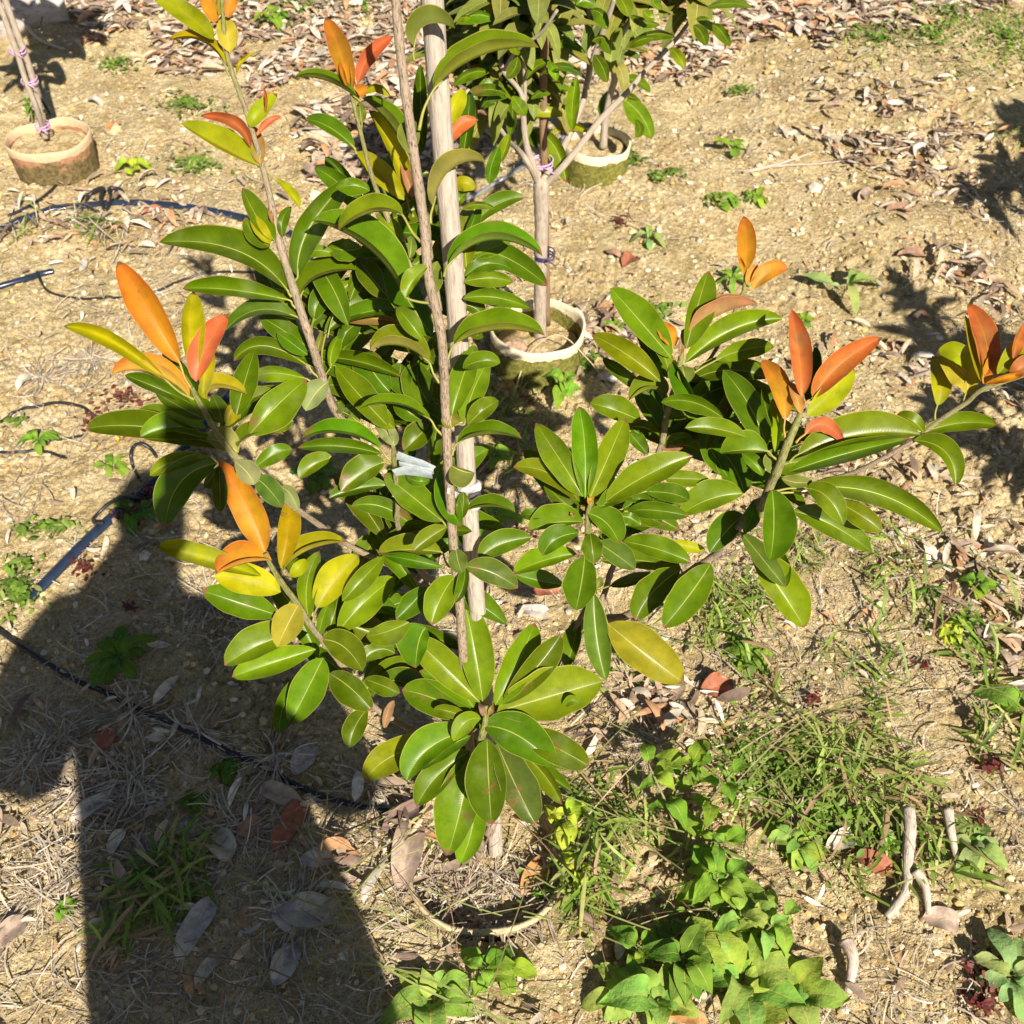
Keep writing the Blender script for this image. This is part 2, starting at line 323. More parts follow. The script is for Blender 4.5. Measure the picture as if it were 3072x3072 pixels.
def px_leaf(mb, stalks, path, typ, cl, b, m, t, A, B, at=None, back=0.0):
    """a leaf whose midrib and margins follow measured points, at its own depth and real width"""
    b, m, t, A, B = map(np.array, (b, m, t, A, B))
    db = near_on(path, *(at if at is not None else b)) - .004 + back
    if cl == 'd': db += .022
    cpt = 2 * m - .5 * (b + t)
    u = US[:, None]; C = (1 - u) ** 2 * b + 2 * u * (1 - u) * cpt + u * u * t
    dC = 2 * (1 - u) * (cpt - b) + 2 * u * (t - cpt); dC /= np.linalg.norm(dC, axis=1)[:, None] + 1e-9
    nr = np.c_[-dC[:, 1], dC[:, 0]]; nm = np.array([-(t - b)[1], (t - b)[0]]) / (np.linalg.norm(t - b) + 1e-9)
    a = (A - m).dot(nm) * .95; bb = (B - m).dot(nm) * .95
    Lpx = np.linalg.norm(np.diff(C, axis=0), axis=1).sum(); La = Lpx * db / F
    Lt = {'y': .105, 'o': .115, 'm': .11, 'c': .115, 'b': .12}.get(cl, .128) * random.uniform(.9, 1.08)
    dt = min(.5 * La, math.sqrt(max(0, Lt * Lt - La * La))) if La > .045 else .3 * La
    up = (b[1] - t[1]) / (abs(t[0] - b[0]) + abs(b[1] - t[1]) + 1e-6)
    dt = dt * (up if abs(up) > .35 else random.choice((-.5, .35)))
    if typ == 'k': dt *= .6
    Lr = math.hypot(La, dt); Wr = max(.19 * Lr, .012 if La > .05 else .004)
    kk = db / F
    wa, wb = abs(a) * kk, abs(bb) * kk
    za = math.sqrt(max(0, Wr ** 2 - min(wa, Wr) ** 2)) * .8; zb = math.sqrt(max(0, Wr ** 2 - min(wb, Wr) ** 2)) * .8
    za = max(za, .55 * wa); zb = max(zb, .40 * wb)
    za = -za; zb = -zb if typ != 'k' else zb
    pr = prof_of(US)[:, None] * (1 + random.uniform(.01, .045) * np.sin(US * random.uniform(9, 22) + random.uniform(0, 6)))[:, None]; ph = random.uniform(0, 6); wv = random.uniform(.0006, .0030); fr = random.uniform(8, 15)
    arch = random.uniform(-.002, .012) if typ == 'r' else .004
    D0 = (db + dt * US ** 1.2 - arch * np.sin(np.pi * US))[:, None]
    v = VS[None, :]; s = np.abs(v)
    side = np.where(v < 0, a, bb); zz = np.where(v < 0, za, zb)
    X = C[:, 0:1] + nr[:, 0:1] * side * s * pr; Y = C[:, 1:2] + nr[:, 1:2] * side * s * pr
    # slight rippling of the margin
    rip = np.sin(US[:, None] * fr + ph + np.where(v < 0, 0, 1.7)) * wv * s ** 2 * np.minimum(pr, 1)
    D = D0 + zz * (.45 * s + .55 * s ** 2) * pr + rip
    P3 = unp(X, Y, D).reshape(-1, 3)
    nu, nv = len(US), len(VS)
    i0 = (nu // 2) * nv; jb = 7
    p0, p1, p2 = P3[i0 + 5], P3[i0 + jb], P3[i0 + nv + 5]
    nrm = np.cross(p1 - p0, p2 - p0); want = CAM - p0
    flip = nrm.dot(want) < 0
    # face (i,j),(i,j+1),(i+1,j+1): normal ~ (dv x du); ours above is (v) x (u): same
    if typ == 'u': flip = not flip
    F_ = [q[::-1] for q in LF] if flip else LF
    j = np.array([random.gauss(1, .11), random.gauss(1, .06), random.gauss(1, .2)]) * random.uniform(.85, 1.15)
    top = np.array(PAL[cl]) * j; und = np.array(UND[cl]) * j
    uu = np.repeat(US, nv); vv = np.tile(VS, nu)
    cc = np.tile(top, (nu * nv, 1)); cu = np.tile(und, (nu * nv, 1))
    if cl in 'ombc':
        e = np.clip((np.abs(vv) - .75) / .25, 0, 1)[:, None] * .55 + np.clip((uu - .55) / .45, 0, 1)[:, None] * .5
        e = np.clip(e + .35 * np.clip(vnoise(uu * 5 + random.random() * 9, vv * 2, 3) - .45, 0, 1)[:, None], 0, .85); red = np.array((.50, .075, .02)) if cl != 'b' else np.array((.28, .05, .04))
        cc = cc * (1 - e) + red * e; cu = cu * (1 - e * .7) + red * e * .7
        if cl == 'o': cc = cc * (1 - .25 * (np.abs(vv) < .05)[:, None]) + np.array((.6, .12, .02)) * (.25 * (np.abs(vv) < .05)[:, None])
    if cl == 'y':
        e = np.clip((uu - .8) / .2, 0, 1)[:, None] * .2 + np.clip(.35 - uu, 0, 1)[:, None] * .6
        cc = cc * (1 - e) + np.array((.2, .28, .01)) * e
    mb.add(P3, F_, cc, np.c_[uu, vv, np.full(nu * nv, random.random())], cu)
    # stalk
    s0 = unp(b[0], b[1], db); rs = .0011 if La > .05 else .0006
    if at is not None:
        q = np.array(at); d1 = near_on(path, *at)
        mid = (np.array(b) + q) / 2 + (np.array(b) - q)[::-1] * np.array([.06, -.06]); e = unp(q[0], q[1], d1)
        tube(stalks, [e, unp(mid[0], mid[1], (d1 + db) / 2), s0, unp(*C[2], D0[2, 0] + .0005)], [rs * 1.6, rs * 1.2, rs * 1.1, rs * .8], (.30, .29, .06) if cl not in 'ombc' else (.5, .3, .08), 6, 5); stalks.a[-1][:] = (.5, .5, .5)
def parse(txt):
    out = []
    for ln in txt.strip().splitlines():
        ln = ln.split('#')[0].strip()
        if not ln: continue
        at = None
        if '@' in ln: ln, q = ln.split('@'); at = q.split()
        k = ln.split(); w = k[0]; n = list(map(float, k[3:13]))
        pts = [W(w, n[i], n[i + 1]) for i in range(0, 10, 2)]
        if at: at = W(at[0] if len(at) == 3 else w, float(at[-2]), float(at[-1]))
        out.append((k[1], k[2], pts, at))
    return out
def stem_path(txt):
    """'win x y depth radius_mm; ...' -> list of (px,py,d,r)"""
    o = []
    for s in txt.split(';'):
        k = s.split()
        if len(k) == 5: x, y = W(k[0], float(k[1]), float(k[2])); o.append((x, y, float(k[3]), float(k[4]) / 1000))
    return o

TRUNK = stem_path("""P 738 -150 .87 3.8; P 746 0 .885 4.4; P 765 175 .92 5; P 800 425 .98 5.4; P 808 520 1.0 5.4; P 833 637 1.04 5.6; P 840 762 1.10 5.8; P 845 870 1.14 6; P 855 1024 1.22 6.4;
P 868 1149 1.295 6.8; P 880 1330 1.42 7.4; P 895 1500 1.56 8.2; P 905 1600 1.645 9""")
S = {}
S['S1'] = ("T00 1250 -120 1.02 2; T00 1285 300 1.03 2.4; T00 1400 650 1.05 2.6; T00 1480 920 1.07 3; T00 1530 1120 1.08 3.4; T00 1560 1280 1.09 4.2; T00 1620 1500 1.10 4.6; T00 1700 1750 1.12 4.8; T00 1760 1932 1.14 5; B 500 1390 1.18 5; B 590 1640 1.22 4.6; C 760 420 1.27 4.4; C 870 850 1.33 4.4; C 990 1060 1.37 4.6; C 1240 1400 1.42 5; C 1540 1760 1.46 6", """
T00 r y 1210 225 1070 92 860 -20 1035 135 1118 42
T00 k y 1275 370 1140 235 955 230 1130 212 1085 142 @1300 430
T00 u y 1298 295 1285 190 1250 90 1218 170 1342 150
T00 r y 1340 420 1372 345 1455 290 1392 338 1398 292
T00 r o 1215 130 1185 50 1120 -60 1150 65 1228 20
T00 r o 1290 100 1310 30 1350 -80 1268 20 1338 45
T00 r y 1240 90 1240 20 1235 -80 1222 15 1264 10
T00 r m 1415 835 1330 700 1130 657 1290 712 1302 632
T00 r y 1470 940 1265 835 1022 697 1240 845 1310 730
T00 u b 1475 930 1460 830 1440 715 1404 800 1500 800
T00 r m 1455 770 1515 695 1592 660 1522 714 1508 668
T00 r y 1420 722 1470 640 1572 528 1510 655 1440 575
T00 r m 1500 650 1506 560 1490 495 1515 560 1496 555
T00 r y 1695 1175 1650 1100 1560 1008 1700 1105 1612 1080 @1510 980
T00 r g 1560 1370 1455 1230 1370 1062 1392 1205 1518 1180
T00 r y 1532 1378 1480 1300 1412 1205 1440 1318 1502 1262
T00 r g 1530 1395 1440 1330 1388 1230 1400 1360 1490 1290
T00 r n 1548 1270 1530 1220 1520 1165 1520 1225 1548 1215
T00 r g 1625 1640 1330 1415 897 1372 1285 1462 1375 1298 @1650 1680
T00 r g 1640 1700 1300 1640 1032 1635 1290 1678 1310 1562 @1675 1745
T00 k g 1690 1800 1460 1755 1275 1872 1430 1790 1440 1688 @1730 1870
B r g 315 640 405 270 740 -118 300 230 520 320 @270 720
B k g 340 780 480 640 765 590 450 625 500 462 @345 880
T00 r g 1600 1345 1600 1240 1650 1170 1568 1240 1640 1250
B r d 435 960 490 790 620 615 412 760 590 800 @420 1060
B r d 530 1060 560 900 640 755 468 905 625 890 @500 1340
B r l 640 830 660 740 745 680 588 750 700 740 @540 1100
B r l 560 1330 578 1180 640 1080 548 1170 660 1140 @520 1400
B r d 570 1370 640 1220 740 1080 592 1190 745 1200 @540 1460
B r d 640 1180 690 1050 800 980 600 1060 790 1070 @560 1330
B u g 460 1228 478 1140 500 1050 448 1145 510 1130
B r g 390 1310 60 1160 -169 1276 55 1232 75 1085 @475 1400
B r d 420 1190 200 1040 30 940 150 1110 290 990
B r g 390 1230 270 1140 160 1060 230 1195 320 1105
B r l 380 1410 120 1365 -14 1414 120 1440 115 1308 @480 1450
B u h 548 1430 450 1520 375 1652 335 1500 520 1560
B r d 300 960 150 890 0 900 150 930 140 820
B r d 780 1740 720 1650 655 1690 710 1720 742 1600 @600 1640
B r d 660 1575 620 1590 575 1590 620 1680 630 1572
B r l 600 475 460 440 355 480 470 495 460 392
B r g 800 415 680 440 538 405 660 530 660 345
C r l 580 555 440 610 325 716 470 650 388 528 @850 800
C r g 1050 860 940 955 865 1096 848 930 1020 985
T11 r l 400 1092 270 1110 145 1142 260 1172 280 1052
""")
S['S2'] = ("A 715 640 1.02 1.6; A 735 780 1.02 2; A 790 1000 1.03 2.2; A 860 1280 1.05 2.4; A 920 1460 1.07 2.8; B 1020 250 1.09 3.2; B 1180 600 1.10 3.6; B 1350 900 1.06 4.5", """
A r o 712 690 640 400 520 128 562 430 722 370
A r m 770 630 858 425 1038 272 902 462 812 372
A r o 700 690 650 560 630 460 640 572 676 560
A r o 722 690 736 570 702 450 712 560 748 575
A k g 790 765 530 612 285 592 520 560 545 525 @720 740
A r y 800 720 905 652 1020 735 905 702 915 632 @725 760
A r o 790 742 772 690 745 640 752 672 838 660 @725 780
A k g 1160 1200 1000 935 795 740 1035 860 1075 800 @1170 1240
A r y 1140 1500 1030 1120 850 830 985 1130 1130 1080 @1190 1640
A u g 800 930 788 850 782 770 748 832 836 838 @810 1040
A r g 745 1120 560 965 370 900 535 1000 612 890 @760 1160
A r y 1120 1512 930 1310 765 1145 872 1350 1000 1235
A u b 1180 1500 1150 1370 1092 1215 1112 1375 1190 1355
A r g 860 1440 740 1400 605 1420 720 1480 740 1340
B r l 1108 372 1020 262 900 168 978 285 1062 215
B r d 1330 1090 1150 820 982 560 1035 880 1275 780
B r d 1000 800 878 650 760 480 800 710 960 600
B r l 1258 1120 1160 985 1060 870 1085 1000 1250 965
B u g 1160 500 1170 420 1170 330 1108 400 1216 405
B r d 1180 590 1230 530 1290 480 1180 520 1280 570
""")
S['S3'] = ("A 1410 960 1.02 2; A 1380 1160 1.03 2.4; A 1340 1500 1.06 3; A 1300 1800 1.08 3.4; B 1380 900 1.08 4", """
A r y 1440 960 1500 800 1572 665 1448 780 1588 800 @1400 1010
A r m 1465 1090 1530 955 1680 905 1575 1000 1515 885 @1390 1130
A r d 1260 1150 1245 820 1240 480 1180 820 1300 820
A r y 1478 1440 1560 1385 1660 1430 1560 1450 1572 1322 @1340 1500
A r g 1500 1565 1545 1500 1590 1440 1560 1535 1498 1470
B r l 1590 600 1580 310 1600 82 1512 280 1680 240
B r l 1560 125 1680 95 1802 126 1690 132 1682 68
B r g 1570 400 1625 255 1690 95 1600 230 1680 290
B r g 1570 640 1750 540 1932 584 1760 600 1755 462
B r l 1560 680 1760 650 1940 680 1780 725 1748 588
B r g 1560 805 1800 795 2070 878 1800 858 1812 728
B r d 1550 850 1640 870 1715 935 1630 922 1668 785
B r l 1600 480 1760 430 1925 365 1790 490 1735 362
B r g 1560 1030 1650 1070 1715 1100 1640 1105 1680 1040
A r d 1560 1200 1600 900 1612 690 1542 900 1662 890
""")
S['TR'] = (None, """
A k g 1195 345 1290 190 1502 215 1190 62 1270 110 @1195 460
A k l 1340 680 1690 430 2137 360 1640 332 1570 270 @1230 985
A u g 1180 1168 1175 1010 1180 900 1060 930 1240 890
A k g 1335 1560 1480 1280 1735 1225 1370 1190 1420 1150 @1318 1690
B k g 1445 560 1770 370 2163 484 1745 300 1795 205 @1420 640
B k g 1490 1160 1800 1050 2180 1084 1785 985 1785 862 @1440 1312
B k l 1110 180 880 158 622 292 925 108 870 0 @1282 415
B k g 1125 792 840 425 415 215 885 395 970 225 @1330 840
B u g 1340 800 1312 680 1370 520 1262 650 1420 620 @1355 912
B r l 1300 560 1190 660 1130 800 1108 620 1200 712
B k l 1310 1290 1080 1165 858 1202 1150 1092 1020 975 @1385 1442
C k l 1320 272 1055 155 780 187 1060 138 1080 68 @1408 388
C u g 1480 332 1470 265 1515 165 1400 240 1548 285
B r l 1478 1690 1560 1400 1655 1155 1460 1380 1685 1340
B r l 1570 1755 1640 1500 1758 1272 1515 1540 1745 1500 @1480 1760
B r g 1560 1330 1700 1275 1845 1290 1710 1335 1745 1185
B r g 1600 1760 1710 1650 1832 1575 1740 1712 1680 1555
C k g 1515 450 1740 385 2007 414 1742 350 1760 265 @1480 540
T11 k g 708 958 850 938 985 970 850 922 862 858 @650 1010
T11 u g 620 700 685 732 755 745 660 832 700 722
T11 u g 640 745 608 700 640 655 594 705 652 700
T11 r g 575 720 600 890 678 1048 520 880 665 860 @625 1080
T11 r d 690 850 690 930 670 1010 648 920 726 910
T11 r g 575 1020 415 890 240 750 370 960 480 820 @610 1060
T11 r l 600 1050 500 1112 405 1190 470 1052 530 1145
T11 r l 570 1195 385 1180 205 1200 390 1210 390 1080 @620 1290
T11 r g 575 1278 400 1238 240 1210 395 1282 415 1205
T11 r d 780 1232 900 1150 1080 1110 920 1205 870 1068 @690 1270
T11 r h 650 1170 660 1240 685 1312 595 1222 712 1215
T11 r h 700 1275 850 1308 1000 1398 828 1372 868 1225
T11 r l 645 1325 565 1450 510 1605 472 1420 648 1470
T11 r g 480 1390 405 1480 310 1575 360 1430 465 1515
T11 r d 480 1620 440 1700 420 1850 300 1700 492 1720
T11 r l 385 1590 265 1640 140 1672 280 1728 250 1585
T11 r g 110 1822 210 1745 305 1768 212 1800 222 1688
T11 r d 700 1240 690 1380 640 1480 650 1360 720 1380
""")
S['S5'] = ("C 1000 330 1.17 1.6; C 1035 470 1.18 2.6; C 1045 600 1.20 3.2; C 1070 900 1.24 3.4; C 1075 1080 1.27 3.6; C 1200 1360 1.34 4; C 1530 1700 1.42 5", """
C k l 945 492 655 378 345 410 650 352 640 248 @1015 578
C r g 950 530 640 470 312 482 640 522 640 400
C r g 972 588 815 665 640 815 870 725 712 560 @1010 600
C r g 990 762 770 790 550 862 770 830 760 692 @1060 790
C u h 1045 470 1000 380 895 300 930 395 1075 360
B r d 1010 1510 880 1350 785 1175 720 1370 990 1300
B r g 1000 1770 795 1550 598 1315 690 1570 905 1480
B r d 1310 1600 1225 1440 1230 1278 1090 1480 1345 1430
B r d 1130 1540 1090 1400 1100 1290 985 1400 1185 1390
C r d 1110 500 1230 390 1320 280 1260 480 1150 300
C r l 1040 335 935 240 830 150 860 280 1000 190
C r d 1340 650 1350 420 1395 195 1310 420 1425 420
C r g 1130 690 1225 735 1312 720 1220 775 1235 690
B r d 1070 1000 830 885 625 912 825 925 815 758 
B u b 1080 985 850 950 600 962 860 1005 860 905
B r d 1340 1300 1260 1180 1200 1040 1200 1200 1330 1150
B r g 1240 1720 1130 1640 1050 1560 1080 1700 1180 1600
""")
S['S6'] = ("T01 1085 260 1.09 2; T01 1130 350 1.10 3; T01 1230 520 1.12 3.8; T01 1330 650 1.14 4.2; T01 1390 690 1.15 4.4; C 200 860 1.20 4; C 430 1030 1.26 3.8; C 740 1240 1.34 4; C 1130 1420 1.40 4.6; C 1540 1620 1.44 6", """
T01 r y 945 225 620 -10 360 -85 590 32 655 -45 @1100 330
T00 r o 1020 2060 840 1745 665 1478 742 1795 905 1700 @1090 2210
T00 r y 1095 2140 1080 1850 1095 1648 1024 1850 1165 1850
T01 r m 1110 230 1165 40 1295 -155 1075 0 1205 100
T01 r y 1150 300 1168 150 1190 20 1125 170 1220 140
T01 k o 1075 318 850 182 630 190 925 128 810 45
T01 r d 1080 350 870 255 705 192 850 285 900 205
T01 r g 1160 440 1020 370 880 290 980 402 1062 338
T01 k y 1175 330 1225 268 1402 300 1200 240 1262 165
T01 r y 1290 480 1312 400 1375 355 1255 415 1372 415
T01 r g 1340 420 1380 250 1442 50 1308 220 1462 240
T01 r d 1260 470 1240 390 1200 300 1195 400 1290 370
T01 r g 1165 548 780 480 483 496 775 548 780 380
T01 r l 1170 492 960 490 792 546 962 512 960 390
T01 r d 1260 602 1080 550 800 545 1080 595 1090 500
T01 u h 1350 630 1260 575 1168 552 1235 612 1290 480
T01 k g 1345 600 1430 535 1608 528 1430 520 1425 442
T01 r g 1440 720 1550 640 1656 612 1560 695 1530 588
T01 r l 1540 520 1600 470 1662 452 1615 512 1598 430
T01 r l 1165 660 985 680 848 762 980 740 965 630
T01 r g 1230 690 1020 800 935 1060 1080 880 905 745
T01 r d 1240 700 1245 850 1245 968 1198 850 1292 850
T01 r d 1240 705 1190 780 1160 830 1170 760 1225 830
T01 u h 1330 680 1400 745 1440 812 1360 790 1460 700
T01 r h 1445 772 1520 835 1600 942 1472 880 1585 800
T01 u h 1590 832 1640 860 1690 960 1605 900 1685 855
T01 r l 1410 530 1560 370 1735 212 1485 310 1655 450
""")
S['S7'] = ("T01 1500 1200 1.22 2.4; T01 1540 1280 1.23 3; T01 1600 1375 1.25 3.8; T01 1680 1480 1.28 4; T01 1760 1610 1.31 4.2; T01 1840 1710 1.34 4.2; T01 1960 1860 1.38 4.4; T12 200 150 1.44 4.4; T12 500 330 1.50 5; T12 740 560 1.57 6", """
T01 r o 1500 1195 1410 950 1240 672 1310 985 1480 900
T01 r y 1590 1282 1632 1070 1645 850 1568 1080 1706 1060
T01 k y 1600 1300 1745 1185 1962 1138 1720 1165 1745 1072
T01 k o 1540 1240 1375 1262 1220 1322 1400 1225 1360 1118
T01 r y 1480 1330 1120 1215 888 1160 1120 1270 1140 1140
T01 r y 1590 1420 1400 1350 1210 1335 1390 1440 1440 1255
T01 r g 1570 1550 1355 1480 1143 1410 1325 1560 1390 1385
T01 u y 1690 1490 1635 1590 1568 1732 1542 1560 1738 1580
C r y 460 1690 600 1490 778 1290 492 1380 680 1560 @430 1800
T01 r y 1640 1330 1690 1285 1735 1232 1650 1270 1735 1300
C r l 400 1780 385 1500 480 1260 308 1500 470 1540
C r d 540 1880 600 1700 620 1540 535 1680 680 1680
C r l 620 1870 815 1650 1047 1458 730 1560 900 1745
C r l 650 1640 800 1480 965 1300 738 1430 895 1500
C r l 470 1920 500 1780 540 1670 458 1780 552 1780
T01 r l 1700 1642 1475 1715 1270 1835 1515 1772 1420 1600
T01 r l 1790 1742 1530 1825 1312 1900 1540 1895 1515 1735
T01 r l 1830 1790 1745 1960 1640 2170 1645 1930 1850 1990
T02 r g 1700 -50 1605 130 1580 290 1556 120 1690 170
T11 r g -110 1690 15 1730 122 1868 -40 1800 85 1660
T11 r g -70 1880 50 1960 175 2088 -10 2050 125 1925
T02 r d 2080 150 2010 250 1980 370 1945 220 2062 290
T12 r g 130 -20 230 15 332 60 200 68 255 -32
T12 r n 300 100 262 170 245 265 238 165 286 195
""")
S['S8'] = ("T12 822 130 1.375 3; T12 815 230 1.39 5; T12 790 330 1.41 5.5; T12 770 500 1.46 5.5; T12 760 700 1.53 6; T12 775 850 1.58 6.5; T12 790 940 1.64 7.5", """
T11 r l 800 2040 755 1750 690 1448 665 1760 868 1730
T11 r l 870 2060 995 1830 1095 1592 915 1790 1090 1890
T11 r g 910 2055 1110 1840 1242 1662 1060 1780 1190 1890
T11 r l 785 2045 570 1830 385 1668 490 1880 640 1760
T12 r l 750 142 630 20 440 -65 590 70 670 -50
T12 r g 745 200 530 92 342 42 495 190 555 -15
T12 r l 740 215 620 165 520 150 620 205 630 128
T12 r l 790 205 700 225 635 332 640 200 740 270
T12 r l 640 312 300 410 138 562 330 500 240 330
T12 r l 740 268 500 370 370 556 530 430 420 270
T12 r d 735 300 560 385 400 500 580 440 600 300
T12 r g 730 385 540 530 428 702 600 590 440 505
T12 r l 735 405 680 700 602 975 520 680 770 730
T12 r l 760 500 745 800 668 1026 640 790 822 830
T12 r g 825 315 835 560 850 802 690 540 940 540
T12 r h 880 340 990 590 1100 802 900 620 1120 560
T12 r g 805 245 1000 300 1210 472 950 400 1080 190
T12 r g 1000 262 1230 375 1402 472 1210 475 1270 290
T12 r g 950 262 1150 350 1276 430 1110 425 1205 312
T12 r l 960 360 1130 500 1250 692 1070 540 1220 540
T12 r l 880 165 1190 75 1480 -8 1220 215 1140 -90
T12 r d 860 160 960 60 1100 -40 1000 100 930 0
T12 r l 1250 150 1300 100 1350 120 1300 130 1310 65
T12 r n 800 190 790 150 782 112 778 150 812 150
T12 r n 830 190 845 150 865 130 832 150 862 165
""")
S['S9'] = ("F 600 400 1.27 3; F 575 500 1.28 4; F 575 640 1.30 4.4; F 600 900 1.37 4.2; F 615 1090 1.42 3.6; F 520 1280 1.48 4; T12 1000 300 1.56 4.6; T12 830 760 1.62 6", """
T11 r l 1370 880 1238 670 1100 462 1168 725 1305 630
T11 r l 1380 890 1378 600 1345 366 1298 600 1458 600
T11 r l 1405 890 1512 650 1608 430 1425 660 1600 690
T11 r l 1345 905 1180 750 972 712 1150 800 1205 678
F r l 705 405 1010 210 1365 60 1060 300 940 90
F r g 645 460 790 375 918 372 800 422 782 278
F r g 570 490 715 570 808 722 660 620 820 480
F r g 800 515 895 530 972 585 880 582 912 488
F r l 540 560 325 565 122 626 325 600 290 410
F r g 505 640 330 690 232 812 380 745 235 615
F r l 490 798 240 850 8 948 265 900 205 735
F r d 390 1032 200 1000 20 950 200 1062 222 912
F r g 550 812 525 1020 480 1226 378 990 650 1020
F r g 590 640 605 750 622 874 518 745 690 745
F r h 650 715 785 805 932 916 735 865 862 720
F r g 835 705 1100 765 1352 866 1080 835 1130 655
F r y 1195 702 1340 748 1458 765 1335 792 1350 702
F r h 618 1092 640 1430 710 1756 535 1420 745 1430
F r w 722 1325 985 1540 1300 1775 870 1640 1120 1400 @620 1085
F r d 505 1290 465 1470 412 1665 368 1450 512 1500
F r d 740 1042 900 1012 1060 945 900 1045 905 940 @640 1085
F r d 870 475 1080 470 1340 515 1090 545 1080 398 @600 560
F r d 540 520 380 400 240 262 320 430 450 350
F r d 300 500 150 500 65 512 140 545 150 448 @560 540
F r d 830 462 970 380 1110 280 1010 440 920 340 @600 560
F r d 1000 330 1210 345 1332 400 1180 410 1240 262 @600 500
F u g 640 1060 655 1020 680 975 612 1020 692 1030
F r o 590 440 600 380 600 310 565 370 625 360
F r n 550 470 535 450 520 430 512 450 548 440
F r n 470 520 450 500 450 485 440 505 470 495
""")
S['S10'] = ("E 1700 1160 1.20 3; E 1670 1250 1.20 4.4; E 1590 1430 1.21 5.2; E 1520 1620 1.23 5.6; E 1470 1720 1.25 5.8; E 1400 1900 1.28 5.6; F 1840 420 1.30 5.4; F 1620 720 1.33 5; F 1500 830 1.36 5.2; F 1230 1010 1.41 5.6; F 900 1250 1.47 6; F 500 1480 1.53 6.4; T12 830 800 1.62 7", """
E r c 1700 1065 1685 740 1625 404 1612 740 1792 740 @1690 1200
T21 r c 737 325 880 140 1130 -25 930 195 850 62 @T21 690 350
E r o 1575 1240 1535 980 1395 788 1465 1010 1625 950 @1580 1380
E u b 1690 1190 1665 1070 1605 952 1628 1080 1726 1065
T21 r c 690 528 800 470 912 574 800 520 835 430 @T21 640 575
T21 r y 700 420 845 290 968 145 790 250 920 330
T21 r d 700 350 742 180 760 35 690 180 785 190
T21 r l 650 642 1000 528 1345 528 1000 580 1010 385 @T21 600 690
T21 r g 600 740 910 640 1295 548 920 690 880 570
T21 r l 690 835 1110 865 1476 1086 1080 932 1150 785 @T21 520 850
T21 r g 620 960 845 1040 1068 1192 820 1105 880 945
T21 r l 860 900 1010 985 1126 1076 985 1055 1045 930 @T21 500 860
T21 r l 700 832 822 885 912 1042 780 945 890 840 @T21 560 775
T21 u g 560 775 650 800 735 790 650 832 660 754
T21 r g 505 835 515 1040 495 1242 450 1020 660 1000
T21 r h 330 1080 455 1235 578 1390 415 1270 510 1190
T21 r l 380 1170 560 1420 690 1622 455 1400 700 1370
T21 r d 480 1100 560 1260 580 1392 500 1240 598 1230
T21 r g 402 900 388 1000 345 1086 344 1000 432 1000
E r l 1290 1370 1060 1305 822 1298 1070 1358 1070 1212
E r l 1452 1475 1275 1465 1088 1486 1275 1490 1290 1300 @1520 1540
E u g 1475 1645 1488 1540 1540 1490 1412 1520 1552 1570
E r g 1412 1660 1345 1565 1250 1488 1320 1605 1402 1530
E r d 1150 1672 1040 1500 950 1330 980 1570 1110 1450
E r d 1270 1792 1195 1600 1060 1420 1070 1640 1330 1560
E r d 1440 1440 1310 1130 1108 858 1200 1200 1410 1080
E r d 1742 1080 1815 880 1800 680 1770 860 1852 870
E r g 1480 1300 1430 1130 1415 980 1403 1135 1472 1120
E r y 1500 1480 1525 1260 1480 1075 1468 1280 1562 1250
F r d 1750 500 1625 620 1490 790 1470 590 1690 670
F r l 1745 345 1500 385 1278 502 1550 455 1440 240
F r l 1490 240 1310 232 1150 230 1330 300 1310 162
F r g 1272 918 1060 1090 932 1302 960 1000 1130 1180 @1300 960
F r g 1502 870 1340 1110 1140 1355 1225 1020 1450 1190
F r d 1850 430 1800 520 1750 640 1745 510 1870 560
""")
S['S11'] = ("E 805 560 1.30 2; E 800 700 1.30 3; E 775 860 1.31 3.8; E 740 1020 1.32 4.2; E 690 1180 1.34 4.4; E 655 1380 1.37 4.6; E 640 1440 1.38 4.4; F 1000 300 1.42 4; F 910 590 1.45 4; F 760 900 1.49 4.4; F 660 1180 1.53 4.6; F 400 1560 1.58 5; T12 830 860 1.635 7", """
E r l 720 770 490 500 258 240 395 545 610 400
E r l 640 950 385 745 120 595 335 820 480 680
E r d 560 1050 350 900 200 770 310 930 400 860
E r d 640 950 550 720 450 520 500 730 612 700
E k g 700 880 630 690 480 530 600 730 690 640
E r o 730 690 690 590 600 505 650 640 765 560 @765 800
E r l 830 700 910 400 1000 112 840 390 1078 350
E k b 870 630 1060 465 1362 360 985 350 1060 285 @800 770
E r n 780 760 800 640 820 545 774 640 840 625
E r l 820 810 1180 560 1560 474 1200 620 1170 425
E u l 800 830 815 890 840 962 750 860 900 860
E k l 660 1070 565 1010 400 1095 600 970 500 870 @670 1180
E r l 490 1245 300 1165 106 1112 290 1240 300 1035
E r d 640 1320 540 1150 440 1010 490 1180 630 1110
E k g 630 1362 510 1298 400 1300 520 1290 490 1225
E r d 545 1500 460 1400 400 1330 430 1440 530 1370
E r g 700 1235 820 1200 965 1215 820 1228 800 1125
E r d 740 1240 950 1170 1070 1212 950 1215 960 1092
E r d 680 1420 830 1300 1000 1220 870 1370 810 1230
E r g 650 1432 760 1380 880 1370 770 1425 760 1328
E r n 640 1450 740 1440 820 1400 740 1485 750 1385
E r d 700 1450 870 1440 1010 1560 850 1520 920 1375
E r d 860 945 1150 860 1440 925 1150 935 1160 742 @760 1110
E r l 1050 790 1280 705 1496 685 1330 772 1270 625 @770 1000
E r d 830 1112 1030 1020 1215 950 1060 1140 985 920
E r d 480 1340 420 1290 390 1180 400 1310 460 1240
E r d 1250 1250 1180 1180 1100 1150 1180 1240 1200 1130
""")
